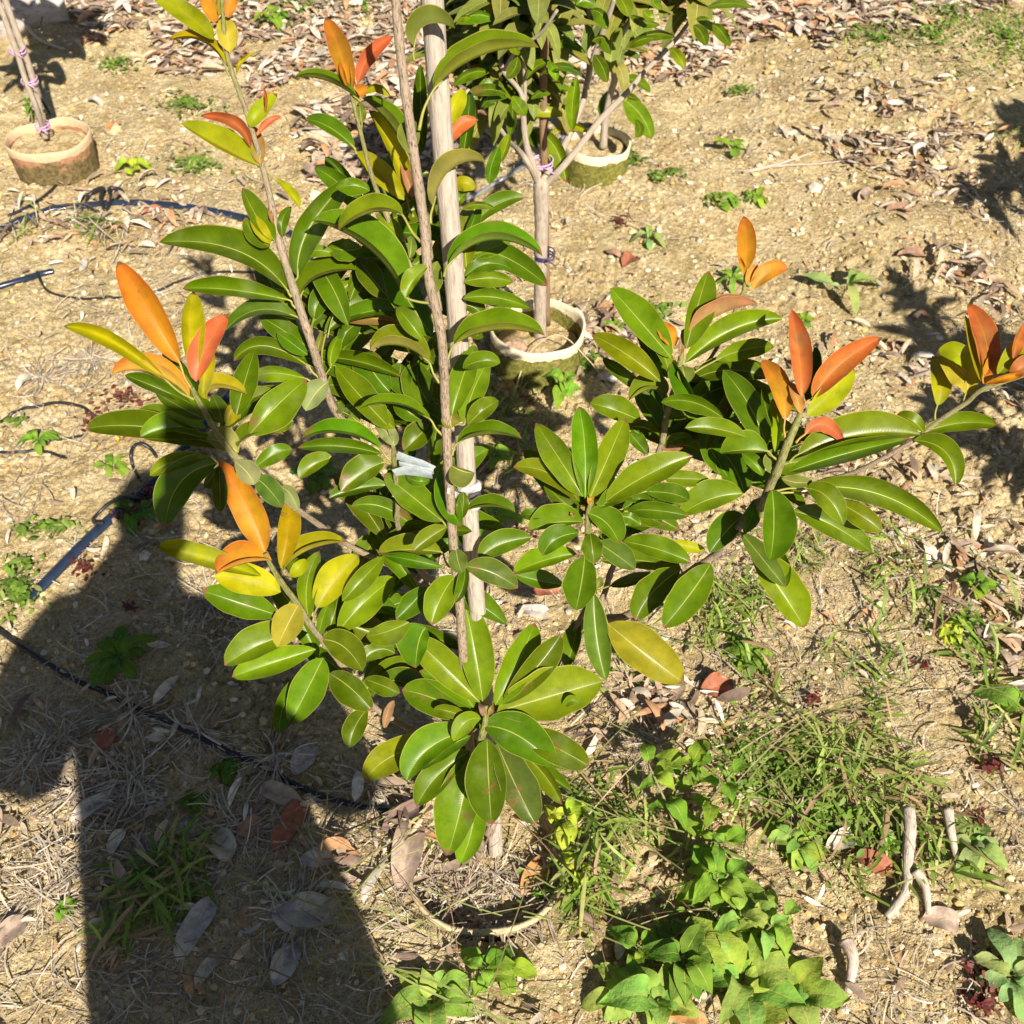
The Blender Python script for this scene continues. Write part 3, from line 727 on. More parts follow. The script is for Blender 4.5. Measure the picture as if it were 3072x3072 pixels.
S['S11b'] = ("E 1275 40 1.34 1.8; E 1270 230 1.34 2.4; E 1210 390 1.35 2.6; E 1070 680 1.37 2.4; E 960 850 1.38 2.6; E 760 1180 1.40 3.4; E 650 1400 1.41 4", """
T20 r o 345 1540 365 1380 345 1222 302 1385 422 1385
T20 r o 390 1640 488 1545 597 1520 500 1585 465 1480 @E 1265 250
T20 u o 362 1610 385 1545 425 1500 368 1525 430 1545
T20 r o 350 1560 335 1500 310 1440 325 1510 350 1490
""")
S['S12'] = ("T21 2120 90 1.18 2; T21 1932 190 1.20 2.6; T21 1700 270 1.22 3.2; T21 1600 350 1.24 3.4; T21 1450 450 1.26 3.2; T21 1300 565 1.28 3; T21 1000 730 1.32 3.2; T21 800 790 1.35 3.4; T21 620 850 1.37 4; E 1420 1850 1.32 5", """
T21 u y 1600 300 1595 190 1445 88 1500 220 1660 150 @1590 362
T21 r y 1615 170 1560 75 1440 65 1520 110 1570 -2 @1600 355
T21 r y 1440 365 1462 220 1412 82 1402 215 1526 195 @1428 452
T21 r l 1350 520 1580 462 1782 475 1570 510 1600 392
T21 r l 1365 515 1300 450 1210 415 1290 480 1380 440
T21 r g 1305 560 1490 630 1542 822 1450 650 1570 590
T21 r c 1710 200 1715 -10 1610 -215 1650 0 1795 -50
T21 r y 1690 230 1650 60 1598 -150 1625 60 1685 50
T21 r o 1700 240 1738 150 1760 65 1700 150 1782 170
T21 r y 1780 190 1890 60 2010 -80 1920 110 1850 10
T21 r c 1850 190 1935 140 2035 80 1950 190 1890 95
T21 r o 1712 240 1830 205 1965 172 1835 232 1830 185
T21 r c 1870 100 1900 -20 1960 -120 1870 0 1950 10
""")
FILL = {'S7': [(640, 1190, 70, 90, 11), (700, 1290, 50, 50, 6)], 'TR': [(780, 1060, 60, 110, 8)], 'S8': [(930, 1400, 60, 40, 4)], 'S2': [(690, 470, 70, 110, 16), (640, 600, 60, 60, 8)], 'S1': [(620, 640, 60, 110, 14)], 'S5': [(740, 760, 80, 70, 14), (760, 960, 70, 90, 8)], 'S3': [(870, 520, 50, 100, 8)], 'S10': [(1380, 860, 70, 80, 12)], 'S11': [(1290, 780, 60, 90, 12)], 'S9': [(1130, 1000, 70, 60, 9)], 'S6': [(400, 800, 50, 50, 5)]}
LABEL = {'S1': 'tall leftmost shoot with yellow and red tip leaves', 'S6': 'shoot reaching out to the left with a long golden leaf',
         'S7': 'low shoot at left with golden and orange leaves', 'S8': 'lowest green rosette in front of the stake foot',
         'S12': 'long bare shoot reaching the right edge'}

# ---------------------------------------------------------------- ground
def build_ground():
    ny, nx = 1000, 1050
    q = np.linspace(0, 1, ny); Y = -2.2 + 4.2 * q + 9.5 * q ** 3.2 + 48 * np.clip(q - .9, 0, 1) ** 2 * 100 * .5
    Y = np.interp(np.linspace(0, 1, ny), [0, .06, .55, .86, .95, 1], [-2.4, .15, 2.05, 5.2, 11, 60])
    s = np.linspace(-1, 1, nx); s = np.sign(s) * (np.abs(s) * .72 + .28 * np.abs(s) ** 5)
    wid = 1.05 + .82 * np.clip(Y, 0, 99); wid = np.where(Y < .15, 1.8, wid)
    X = s[None, :] * wid[:, None]; YY = np.repeat(Y[:, None], nx, 1)
    Z = gh(X, YY)
    # soil is hollowed where the pots are sunk
    V = np.stack([X, YY, Z], -1).reshape(-1, 3)
    i = np.arange((ny - 1) * nx).reshape(ny - 1, nx)[:, :-1].ravel()
    Fc = np.stack([i, i + 1, i + 1 + nx, i + nx], 1)
    me = bpy.data.meshes.new('ground'); me.vertices.add(len(V)); me.vertices.foreach_set('co', V.ravel())
    me.loops.add(Fc.size); me.loops.foreach_set('vertex_index', Fc.ravel()); me.polygons.add(len(Fc))
    me.polygons.foreach_set('loop_start', np.arange(0, Fc.size, 4)); me.polygons.foreach_set('loop_total', np.full(len(Fc), 4))
    me.polygons.foreach_set('use_smooth', np.ones(len(Fc), bool)); me.update(calc_edges=True); me.validate()
    me.materials.append(M_GROUND); o = bpy.data.objects.new('ground', me); COL.objects.link(o); tag(o, 'dry yellow sandy soil with mossy patches', None, kind='structure')
build_ground()
# ---------------------------------------------------------------- the main sapling
def to3(path): return [unp(x, y, d) for x, y, d, r in path]
foot = ground_at(905, 1600, .0)
root = empty('sapling', foot); tag(root, 'large leafy sapling tied to the grey stake, green leaves with orange and yellow tips', 'sapling')
tb = MB(); P = to3(TRUNK); TRUNK = [(x, y, d, r * .9) for x, y, d, r in TRUNK]; P[-1] = np.array([P[-1][0], P[-1][1], -.07]); tube(tb, P, [r for *_, r in TRUNK], (1, 1, 1), 12, 14, .10, seed=1, knots=.12)
trunk = tb.build('trunk', M_BARK, root)
def build_branch(key, root):
    st, txt = S[key]; lv = parse(txt)
    path = TRUNK if st is None else stem_path(st); p2 = [(x, y, d) for x, y, d, r in path]
    sb = MB(); g = MB(); yg = MB()
    if st:
        tube(sb, to3(path), [r for *_, r in path], (1, 1, 1), 9, 9, .10, seed=len(key) * 7, knots=.15)
        e = np.clip(1 - (sb.a[0][:, 0] - .05) / .16, 0, 1)[:, None]; sb.c[0] = 1 - e + e * np.array((.72, .92, .42))   # green at the tip
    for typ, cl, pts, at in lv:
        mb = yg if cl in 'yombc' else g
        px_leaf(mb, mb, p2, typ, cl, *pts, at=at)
    for (cx, cy, rx, ry, n) in FILL.get(key, ()):          # leaves deep inside, seen only in gaps
        for _ in range(n):
            a = random.uniform(0, 6.28); q = math.sqrt(random.random()); b = np.array([cx + rx * q * math.cos(a), cy + ry * q * math.sin(a)])
            t_ = random.choice((random.uniform(.2, 1.2), random.uniform(1.9, 2.9), random.uniform(-.5, .2))); Lp = random.uniform(120, 175); dv = np.array([math.cos(t_), -math.sin(t_)]); nv = np.array([-dv[1], dv[0]])
            m_ = b + dv * Lp * .5 + np.array([0, -random.uniform(5, 22)]); w0, w1 = random.uniform(8, 26), random.uniform(20, 32)
            px_leaf(g, g, p2, 'r', random.choice('dg'), b, m_, b + dv * Lp, m_ + nv * w0, m_ - nv * w1, back=random.uniform(.03, .10))
    if st: par = sb.build('branch', M_BARK, root)
    else: par = root
    if key in LABEL: par['label'] = LABEL[key]
    o = g.build('foliage', M_LEAF, par)
    o = yg.build('young_foliage', M_YOUNG, par)
    if o: o['label'] = 'yellow, orange and red young leaves at the shoot tip'
    return par
for k in S: build_branch(k, trunk if k == 'TR' else root)
# ---------------------------------------------------------------- stake, ties
def straight(P0, P1, n=9, amp=.001):
    P0, P1 = np.array(P0), np.array(P1)
    return [P0 + (P1 - P0) * t + np.array([random.gauss(0, amp), random.gauss(0, amp), 0]) for t in np.linspace(0, 1, n)]
st_foot = ground_at(937, 1602) + np.array([0, 0, -.09]); st_top = unp(806, -130, .885)
mb = MB(); SP_ = straight(st_foot, st_top, 10, .0008); tube(mb, SP_, np.linspace(.0126, .0106, 10), (1, 1, 1), 16, 10, .05, seed=3)
stake = mb.build('wooden_stake', M_STAKE); tag(stake, 'tall smooth grey-brown round stake standing beside the large sapling', 'stake')
def on_stake(py):
    P0, P1 = st_foot, st_top; lo, hi = 0, 1
    for _ in range(40):
        m = (lo + hi) / 2; q = P0 + (P1 - P0) * m; r = q - CAM; y = HALF - F * r.dot(UP) / r.dot(FW)
        if y > py: lo = m
        else: hi = m
    return P0 + (P1 - P0) * lo
M_TIE = attr_material('white_tape', .35, .25, 90, .6, .8, .25)
M_CLEAR = attr_material('clear_tape', .25, .15, 60, .8, .5, .3)
_t = M_CLEAR.node_tree; _o = _t.nodes['Material Output']; _s = _o.inputs[0].links[0].from_socket; _m = N(_t, 'ShaderNodeMixShader'); _x = N(_t, 'ShaderNodeBsdfTransparent')
_t.links.new(ramp(_t, noise(_t, 90, 3, .6), [(.35, .55), (.65, .30)]), _m.inputs[0]); _t.links.new(_s, _m.inputs[1]); _t.links.new(_x.outputs[0], _m.inputs[2]); _t.links.new(_m.outputs[0], _o.inputs[0])
# white tape round the stake
q0, q1 = on_stake(947), on_stake(915); mb = MB()
for k in range(5):
    c = q0 + (q1 - q0) * (k / 4); ax = (q1 - q0) / np.linalg.norm(q1 - q0); a0 = np.cross(ax, [1, 0, 0]); a0 /= np.linalg.norm(a0); b0 = np.cross(ax, a0)
    ring = [c + (.0132 + .0006 * (k % 2)) * (math.cos(t) * a0 + math.sin(t) * b0) + ax * .004 * math.sin(t + k) for t in np.linspace(0, 2 * math.pi, 17)]
    tube(mb, ring, .0016, (.78, .76, .74), 6, 2, .2, flat=2.2)
# strap to trunk
c = (q0 + q1) / 2; tr = unp(846, 922, 1.165)
for k in range(3): tube(mb, [c + np.array([0, -.010, .004 * k]), (c + tr) / 2 + np.array([0, -.012, .004 * k]), tr + np.array([0, -.006, .003 * k])], .0016, (.78, .76, .76), 6, 4)
tag(mb.build('plastic_tie', M_TIE), 'white plastic tape wound round the grey stake', 'tie')
# clear plastic tape label on inner shoot: two folded strips
mb = MB()
def strip(mb, pts, wid, col, thick=.0006, twist=0):
    """thin bent strip with real thickness; pts 3D, wid vector per point"""
    V = []; n = len(pts)
    for p, w in zip(pts, wid):
        p, w = np.array(p), np.array(w)
        for s in np.linspace(-1, 1, 5): V.append(p + w * s + np.array([0, -.0008 * math.cos(s * 2.2), .0012 * math.cos(s * 3)]))
    V = np.array(V); m = len(V); V2 = V + np.array([0, thick, thick * .3])
    f = leaf_faces(n, 5); f2 = [tuple(i + m for i in q[::-1]) for q in f]; mb.add(np.r_[V, V2], f + f2, col)
a = [unp(*W('C', x, y), d) for x, y, d in ((1065, 535, 1.185), (1150, 570, 1.178), (1250, 600, 1.172), (1345, 640, 1.165))]
strip(mb, a, [(.002, 0, .006), (.002, 0, .006), (.002, 0, .0055), (.002, 0, .004)], (.66, .72, .74))
b = [unp(*W('C', x, y), d) for x, y, d in ((1040, 670, 1.18), (1120, 650, 1.175), (1230, 662, 1.17), (1330, 690, 1.165))]
strip(mb, b, [(-.002, 0, .005), (0, 0, .007), (0, 0, .007), (.0, 0, .005)], (.58, .65, .68))
b = [unp(*W('C', x, y), d) for x, y, d in ((1080, 600, 1.182), (1180, 625, 1.172), (1270, 645, 1.168), (1340, 660, 1.162))]
strip(mb, b, [(0, 0, .004)] * 4, (.72, .76, .78))
tag(mb.build('plastic_tape', M_CLEAR), 'clear plastic tape tied on the inner shoot between green leaves', 'tape')

# ---------------------------------------------------------------- pots
M_POT1 = pot_material('mossy_cream_pot', (.72, .62, .42), (.42, .30, .16), (.20, .20, .03), .1, .98)
M_POT2 = pot_material('clay_pot', (.60, .42, .26), (.46, .24, .13), (.16, .13, .05), .1, .78)
M_POT3 = pot_material('sunk_pot', (.52, .42, .25), (.42, .32, .18), (.20, .19, .06), .1, .55)
M_SOIL = M_GROUND
def pot(name, label, c, r, h, mat, soil=.55, taper=.96, tilt=(0, 0), open_arc=None, warp=.03, wall=.007, lean=0):
    root = empty(name, (c[0], c[1], c[2])); tag(root, label, 'pot')
    n = 64; mb = MB(); V = []; L = []
    hs = [-.05, h * .3, h * .65, h * .9, h, h + .003]
    for ins in (0, 1):
        for k, z in enumerate(hs if ins == 0 else hs[::-1]):
            for j in range(n):
                a = 2 * math.pi * j / n
                q = r * (taper + (1 - taper) * max(z, 0) / h) * (1 + warp * math.sin(2 * a + 1) + warp * .4 * math.sin(5 * a))
                if ins: q -= wall
                zz = z + (.004 * math.sin(2 * a) + .0025 * math.sin(5 * a + 1)) * (z / h if z > 0 else 0)
                if k == (5 if ins == 0 else 0): q -= wall * .35 * (1 if ins == 0 else -1)
                V.append((c[0] + q * math.cos(a) + tilt[0] * z, c[1] + q * math.sin(a) + tilt[1] * z, c[2] + zz)); L.append((max(z, 0) / h, a, 0))
    m = 12
    f = [(k * n + j, k * n + (j + 1) % n, (k + 1) * n + (j + 1) % n, (k + 1) * n + j) for k in range(m - 1) for j in range(n)]
    if open_arc:
        a0, a1 = open_arc; f = [q for q in f if not (a0 < math.degrees(2 * math.pi * (q[0] % n) / n) < a1)]
    mb.add(V, f, (1, 1, 1), L); mb.build('pot_wall', mat, root)
    sb = MB(); V = []; ks = 14
    for k in range(ks + 1):
        for j in range(n):
            a = 2 * math.pi * j / n; q = (r - wall * .8) * k / ks * .97; x, y = c[0] + q * math.cos(a), c[1] + q * math.sin(a)
            V.append((x, y, c[2] + h * soil + .018 * (vnoise(x * 40, y * 40, 21) - .5) + .012 * (vnoise(x * 15, y * 15, 22) - .5)))
    f = [(k * n + j, k * n + (j + 1) % n, (k + 1) * n + (j + 1) % n, (k + 1) * n + j) for k in range(ks) for j in range(n)]
    sb.add(V, f, (1, 1, 1)); sb.build('soil', M_SOIL, root); return root
pc = ground_at(1014, 632, .10); pot('planting_pot', 'cream-rimmed mossy pot around the central sapling trunk', (pc[0], pc[1], 0), .112, .125, M_POT1, .55)
pl = ground_at(86, 250, .12); pot('planting_pot', 'reddish clay pot at the far left edge', (pl[0], pl[1], -.018), .122, .125, M_POT2, .8, .93, warp=.05)
pb = ground_at(1126, 272, .12); pot('planting_pot', 'pale-rimmed pot at the back behind the central sapling', (pb[0], pb[1], 0), .100, .125, M_POT1, .8)
pm = ground_at(919, 1612, .022); pot('planting_pot', 'sunken pot with only its rim showing under the large sapling', (pm[0], pm[1], -.016), .132, .032, M_POT3, -.7, .98, warp=.045, wall=.009, open_arc=(5, 105))

# rock beside the central pot
M_ROCK = plain('brown_rock', (.36, .24, .16), .9, .45, 60, .2, 1.0)
def rock(name, label, c, size, mat, seed, cat='rock', group=None):
    V = []; n, m = 26, 16
    for i in range(m + 1):
        th = math.pi * i / m
        for j in range(n):
            a = 2 * math.pi * j / n; d = np.array([math.sin(th) * math.cos(a), math.sin(th) * math.sin(a), math.cos(th)])
            q = 1 + .35 * (vnoise(d[0] * 2 + seed, d[1] * 2 + d[2] * 1.7, seed) - .5) + .16 * (vnoise(d[0] * 6 + seed, d[1] * 6 + d[2] * 5, seed + 1) - .5)
            V.append(np.array(c) + d * q * np.array(size))
    f = [(i * n + j, i * n + (j + 1) % n, (i + 1) * n + (j + 1) % n, (i + 1) * n + j) for i in range(m) for j in range(n)]
    mb = MB(); mb.add(V, [q[::-1] for q in f]); return tag(mb.build(name, mat), label, cat, group)
g = ground_at(968, 705); rock('rock', 'brown rock leaning on the left side of the central mossy pot', (g[0], g[1] + .01, .035), (.047, .04, .058), M_ROCK, 5)
g = ground_at(955, 745); rock('rock', 'rust-brown crumbly clod in front of the brown rock', (g[0], g[1], .012), (.026, .022, .03), plain('clod', (.38, .23, .09), .95, .5, 120, .1, 1.0), 8)
g = ground_at(323, 182); rock('stone', 'small white stone on the sand between the left pot and plant', (g[0], g[1], .01), (.026, .02, .018), plain('white_stone', (.80, .76, .68), .9, .1, 80, .2, .5), 9)

# ---------------------------------------------------------------- free leaf (used for background trees, weeds, fallen leaves)
UF = np.linspace(0, 1, 13); VF = np.array([-1, -.5, -.04, .04, .5, 1.0]); LFF = leaf_faces(13, 6)
def free_leaf(mb, base, dirv, upv, L, Wd, top, und, droop=.25, fold=.35, e0=.75, e1=.70, curl=0.0, lobes=0, thick=0, wavy=.0, hue=1):
    base = np.array(base, float); d = np.array(dirv, float); d /= np.linalg.norm(d) + 1e-9
    s = np.cross(d, upv); s /= np.linalg.norm(s) + 1e-9; n = np.cross(s, d)
    u = UF[:, None]; v = VF[None, :]; ph = random.uniform(0, 6)
    cz = (.5 * droop * np.sin(np.pi * UF) - droop * UF ** 2)
    Cc = base + d * (L * (UF * (1 - .12 * abs(droop))))[:, None] + n * (cz * L)[:, None]
    pr = prof_of(UF, e0, e1)[:, None] * (1 + (.09 * np.sin(u * lobes * 6.28 + ph) if lobes else 0))
    w = Wd * pr * v; hz = np.abs(v) * fold * Wd * pr - curl * Wd * pr * v * v + wavy * Wd * np.sin(u * 9 + ph + v * 2) * np.abs(v)
    P = Cc[:, None, :] + s[None, None, :] * w[:, :, None] + n[None, None, :] * hz[:, :, None]
    k = 78; j = random.gauss(1, .10) * (np.array([random.uniform(.8, 1.3), 1, random.uniform(.7, 1.3)]) if hue else np.ones(3))
    mb.add(P.reshape(-1, 3), [q[::-1] for q in LFF], np.array(top) * j, np.c_[np.repeat(UF, 6), np.tile(VF, 13), np.full(k, random.random())], np.array(und) * j)
def rosette(mb, c, axis, n, L, cols, spread=1.0, wr=.19, droop=.35, lmin=.6):
    ax = np.array(axis, float); ax /= np.linalg.norm(ax); a0 = np.cross(ax, [.3, .2, 1]); a0 /= np.linalg.norm(a0); b0 = np.cross(ax, a0)
    for k in range(n):
        t = k * 2.4 + random.uniform(-.4, .4); e = spread * (.35 + .9 * k / n) + random.uniform(-.15, .15)
        d = ax * math.cos(e) + (a0 * math.cos(t) + b0 * math.sin(t)) * math.sin(e)
        ln = L * random.uniform(lmin, 1.05); p = np.array(c) - ax * (.035 * k / n) * (L / .1)
        free_leaf(mb, p, d, (0, 0, 1) if abs(d[2]) < .93 else (0, -1, .2), ln, ln * wr, random.choice(cols), (.17, .20, .035), droop + random.uniform(-.1, .2), .3)

# ---------------------------------------------------------------- background saplings
def bg_tree(label, base, stems, leaves, extra, radii_seed=0, Y=None):
    root = empty('sapling', base); tag(root, label, 'sapling'); first = True
    for nm, pts in stems:
        mb = MB(); P = [unp(x, y, d) for x, y, d, r in pts]; tube(mb, P, [r for *_, r in pts], (1, 1, 1), 9, 8, .08, seed=radii_seed, knots=.06); mb.build(nm, M_CANE, root)
    mb = MB(); sb = MB()
    path = [(x, y, d) for x, y, d, r in stems[0][1]]
    for typ, cl, pts, at in leaves:
        dd = depth_Y(pts[0][1], Y) + random.uniform(-.12, .12)
        px_leaf(mb, sb, [(pts[0][0], pts[0][1], dd), (pts[0][0] + 1, pts[0][1], dd)], typ, cl, *pts, at=None)
    for c, ax, n, L in extra: rosette(mb, c, ax, n, L, [PAL['g'], PAL['d'], PAL['l']], 1.25)
    mb.build('foliage', M_LEAF, root); return root
YC = 1.985
def sp(txt, Y, dy=0):
    o = []
    for s in txt.split(';'):
        k = s.split(); x, y = W(k[0], float(k[1]), float(k[2])); yy = Y + (float(k[4]) if len(k) > 4 else 0)
        o.append((x, y, depth_Y(y, yy), float(k[3]) / 1000))
    return o
cst = [('trunk', sp("D 556 2080 16; D 556 1932 15; D 558 1700 15; D 562 1500 15; D 565 1300 16; D 562 1130 18; D 560 1080 12", YC)),
       ('branch', sp("D 548 1120 9; D 515 1000 8; D 480 900 7; D 462 800 6.5; D 455 700 6; D 440 560 5; D 330 420 5 .05; D 325 300 4.5 .08; D 320 100 4 .1; D 318 -60 3 .1", YC)),
       ('branch', sp("D 545 1110 7; D 470 960 6 -.03; D 380 860 5.5 .05; D 300 760 5 .1; D 220 650 4.5 .15; D 160 540 4 .2; D 110 300 3.5 .25; D 70 20 3 .3", YC)),
       ('branch', sp("D 580 1120 8; D 690 1010 7.5; D 820 850 7 .03; D 930 710 6.5 .06; D 1090 550 6 .12; D 1180 440 5.5 .16; D 1290 330 5 .2; D 1400 210 4.5 .24; D 1500 60 4 .28; D 1560 -60 3 .3", YC)),
       ('branch', sp("D 572 1090 8; D 660 960 7.5 .05; D 740 800 7.5 .1; D 820 600 7 .15; D 850 480 7 .18; D 950 330 6.5 .22; D 1060 190 6 .25; D 1180 -20 5 .3", YC)),
       ('branch', sp("D 835 530 7 .16; D 880 350 6.5 .15; D 940 180 6 .14; D 1010 -20 5 .12", YC)),
       ('branch', sp("D 848 470 5 .2; D 850 300 5 .22; D 852 100 4.5 .25; D 845 -40 4 .26", YC)),
       ('branch', sp("D 455 700 4.5; D 465 560 4; D 460 430 3.5; D 455 330 3", YC)),
       ('branch', sp("D 340 420 4; D 420 300 3.5 -.05; D 560 200 3 -.08; D 660 60 3 -.1", YC))]
cl_txt = """
D r l 500 790 640 880 715 1106 590 940 700 880
D r l 375 800 345 900 308 990 298 890 372 900
D r g 310 880 262 1000 250 1112 228 1000 322 1000
D r d 385 610 390 720 372 820 350 710 418 710
D r l 348 468 368 530 388 600 322 530 405 520
D r l 425 478 455 570 500 668 400 590 508 555
D r l 388 580 430 640 468 700 395 660 465 610
D r l 780 465 752 620 752 790 706 640 798 610
D k g 515 602 630 540 742 545 640 570 610 498
D k g 560 450 690 400 812 458 680 430 720 375
D r l 600 370 640 420 655 492 608 440 670 420
D k g 475 480 540 400 620 380 530 430 530 360
D r y 620 800 740 755 848 800 740 790 750 738
D r y 510 700 600 680 700 700 600 710 600 640
D r g 830 325 730 262 615 287 720 295 722 236
D r l 500 402 545 290 642 200 500 290 592 300
D k l 400 190 510 125 645 102 540 150 500 72
D k g 410 320 500 260 580 280 500 300 490 235
D r g 1090 290 1160 240 1250 230 1170 280 1150 220
D r d 1100 260 1240 205 1375 225 1240 250 1240 182
D r g 1060 330 1110 320 1160 350 1110 350 1110 305
D r l 1335 290 1392 340 1425 412 1358 360 1422 320
D r l 1495 115 1560 130 1600 190 1540 165 1590 118
D r g 1480 155 1530 200 1555 278 1490 220 1575 190
D r g 1595 150 1650 190 1705 282 1620 230 1680 175
D k l 1560 50 1700 20 1835 45 1700 50 1710 -12
D r l 1015 -40 1060 20 1090 102 1020 40 1120 10
D r l 1290 -40 1240 10 1295 60 1220 30 1290 -10
D r d 360 600 260 600 170 665 250 645 260 572
D r d 350 570 240 540 110 575 240 580 240 500
D r g 340 545 260 510 180 540 250 560 270 470
D r d 250 440 140 440 25 520 140 490 130 415
D r l 320 460 230 470 180 540 210 500 250 455
D r g 280 120 170 90 45 140 150 150 160 60
D r l 140 110 90 100 45 150 80 140 100 90
D r g 300 200 230 230 150 260 220 260 230 190
D k g 330 260 420 190 540 170 430 230 420 130
D r l 355 270 400 290 425 335 380 320 415 270
D r d 130 560 165 700 100 830 90 700 180 700
D r d 420 340 400 420 350 470 360 400 440 420
D k d 200 650 270 590 360 590 280 620 270 570
D r d 500 600 560 560 620 570 560 590 560 540
D r d 460 780 520 800 540 900 470 850 540 820
D r g 1100 90 1180 130 1280 150 1180 170 1200 110
D r l 1180 60 1210 100 1250 110 1190 120 1250 60
D r d 880 330 930 400 960 500 880 430 970 400
D r d 860 60 930 90 960 180 880 140 960 80
D r d 870 250 940 230 985 330 900 300 970 230
D k d 630 100 720 40 840 20 720 70 720 0
D r g 770 30 840 10 900 50 830 50 850 -20
"""
ex = []
def cl3(x, y, dy): px, py = W('D', x, y); return unp(px, py, depth_Y(py, YC + dy))
for x, y, dy, n, L in ((325, 130, .1, 16, .14), (330, 330, .12, 14, .14), (120, 200, .25, 14, .13), (440, 60, .15, 14, .14), (60, 350, .3, 10, .13), (230, 20, .2, 14, .13), (560, 60, .0, 12, .13),
                       (560, 330, .15, 10, .13), (250, 240, .28, 14, .13), (180, 420, .3, 10, .13), (470, 420, .1, 10, .12), (1060, 60, .3, 12, .14), (1150, -20, .3, 12, .14), (960, 60, .25, 10, .13), (1500, 0, .28, 14, .13), (1340, -40, .3, 12, .13), (60, 60, .3, 12, .12),
                       (480, 520, .1, 10, .12), (560, 640, .12, 8, .11), (350, 560, .1, 9, .12), (260, 640, .15, 8, .12), (560, 420, .15, 10, .12), (420, 250, .15, 12, .13), (640, 180, .1, 12, .13), (740, -60, .3, 12, .13), (330, -60, .1, 14, .13)):
    ex.append((cl3(x, y, dy), (random.uniform(-.4, .4), random.uniform(-.5, .3), 1), n, L))
cb = ground_at(1015, 638, .06)
bg_tree('middle sapling with a straight grey trunk rising from the mossy pot', cb, cst, parse(cl_txt), ex, 2, YC)
YB = pb[1] + .0
bst = [('trunk', sp("D 938 890 12; D 945 760 11; D 965 640 10; D 985 560 10; D 1010 470 9; D 1040 330 8; D 1055 180 7; D 1062 -20 6", YB)),
       ('branch', sp("D 975 600 7; D 1040 575 6; D 1095 540 6", YB)), ('branch', sp("D 1000 520 6; D 990 380 5; D 985 200 5; D 1000 60 4", YB))]
bt = """
D r d 985 540 930 630 938 730 908 620 970 640
D r l 1050 600 1160 690 1230 842 1105 750 1210 660
D r g 1050 580 1110 590 1180 660 1090 620 1130 570
D r g 1130 720 1160 780 1130 830 1125 780 1190 770
D k g 1050 485 1140 490 1222 560 1140 520 1165 455
D r d 1030 420 980 340 975 260 950 340 1010 330
D r d 1050 200 1000 140 940 100 980 170 1010 100
D r g 1060 150 1120 100 1210 90 1130 140 1110 60
"""
ex = [(unp(*W('D', x, y), depth_Y(W('D', x, y)[1], YB)), (random.uniform(-.5, .5), random.uniform(-.4, .3), 1), n, .13) for x, y, n in ((1060, 60, 12), (1050, 220, 12), (1010, 340, 8), (990, 120, 10), (960, 0, 8), (1065, -80, 12))]
bg_tree('back sapling with a forked trunk growing in the pale-rimmed pot', (pb[0], pb[1], .08), bst, parse(bt), ex, 5, YB)
# left edge sapling: two bare canes tied together
YL = pl[1] + .01
lst = [('trunk', sp("T00 258 780 9; T00 240 700 9; T00 200 500 9; T00 150 330 9.5; T00 90 170 9; T00 30 0 9; T00 -10 -120 9", YL)),
       ('branch', sp("T00 245 740 8; T00 205 610 8 -.03; T00 150 470 8 -.03; T00 100 310 8 -.03; T00 50 170 8 -.03; T00 10 60 8 -.03; T00 -60 -100 8 -.03", YL)),
       ('branch', sp("T00 55 180 6; T00 45 80 6; T00 15 -40 6; T00 0 -140 5", YL))]
lex = [(unp(x, y, depth_Y(y, YL + dy)), (random.uniform(-.5, .5), random.uniform(-.4, .3), 1), 14, .15) for x, y, dy in ((-30, -150, 0), (20, -200, .1), (-80, -100, -.1), (60, -260, .1), (-10, -320, 0), (40, -190, .25), (-60, -230, .2))]
bg_tree('left sapling with two bare canes tied by pink ribbon', (pl[0], pl[1], .1), lst, [], lex, 8, YL)
# ribbons
M_PINK = plain('pink_ribbon', (.62, .34, .58), .45, .1, 80, .4)
def ribbon(label, c, r, ax=(0, 0, 1), w=.004, mat=None):
    mb = MB(); ax = np.array(ax, float); ax /= np.linalg.norm(ax); a0 = np.cross(ax, [0, 1, .1]); a0 /= np.linalg.norm(a0); b0 = np.cross(ax, a0)
    for k in range(3):
        ring = [np.array(c) + ax * (k - 1) * w * 1.5 + (r + .0008 * k) * (math.cos(t) * a0 + math.sin(t) * b0) + ax * .003 * math.sin(t + k * 2) for t in np.linspace(0, 6.283, 15)]
        tube(mb, ring, w * .45, (1, 1, 1), 6, 2, .2)
    f = np.array(c) + b0 * 0 - np.array([0, r, 0]); tube(mb, [f, f + np.array([.01, -.012, .004]), f + np.array([.024, -.01, -.008])], w * .4, (1, 1, 1), 6, 4)
    return tag(mb.build('ribbon', mat or M_PINK), label, 'ribbon')
for lab, (w, x, y), Y_, r in (('pink ribbon halfway up the left two-cane sapling', ('T00', 168, 458), YL - .01, .022), ('upper pink ribbon near the top of the left two-cane sapling', ('T00', 100, 287), YL - .01, .021),
                          ('pink ribbon just above the soil of the left clay pot', ('T00', 242, 715), YL - .005, .02), ('pink ribbon at the fork of the middle sapling', ('D', 570, 985), YC + .02, .021),
                          ('dark purple ribbon low on the middle sapling trunk', ('D', 535, 1540), YC, .0215)):
    px, py = W(w, x, y); ribbon(lab, unp(px, py, depth_Y(py, Y_)) + (np.array([.018, 0, 0]) if 'dark' in lab else 0), r, (0, 0, 1), .004, plain('dark_ribbon', (.05, .04, .12), .5) if 'dark' in lab else None)
# thin support cane behind the middle sapling
mb = MB(); tube(mb, [unp(*W('D', x, y), depth_Y(W('D', x, y)[1], YC + .035)) for x, y in ((600, 1960), (590, 1500), (585, 1100), (575, 780), (575, 500), (590, 200), (605, -40))], .0085, (.62, .46, .34), 10, 6, .1, seed=4)
tag(mb.build('support_cane', M_CANE), 'brown bamboo cane standing behind the middle sapling trunk', 'cane')

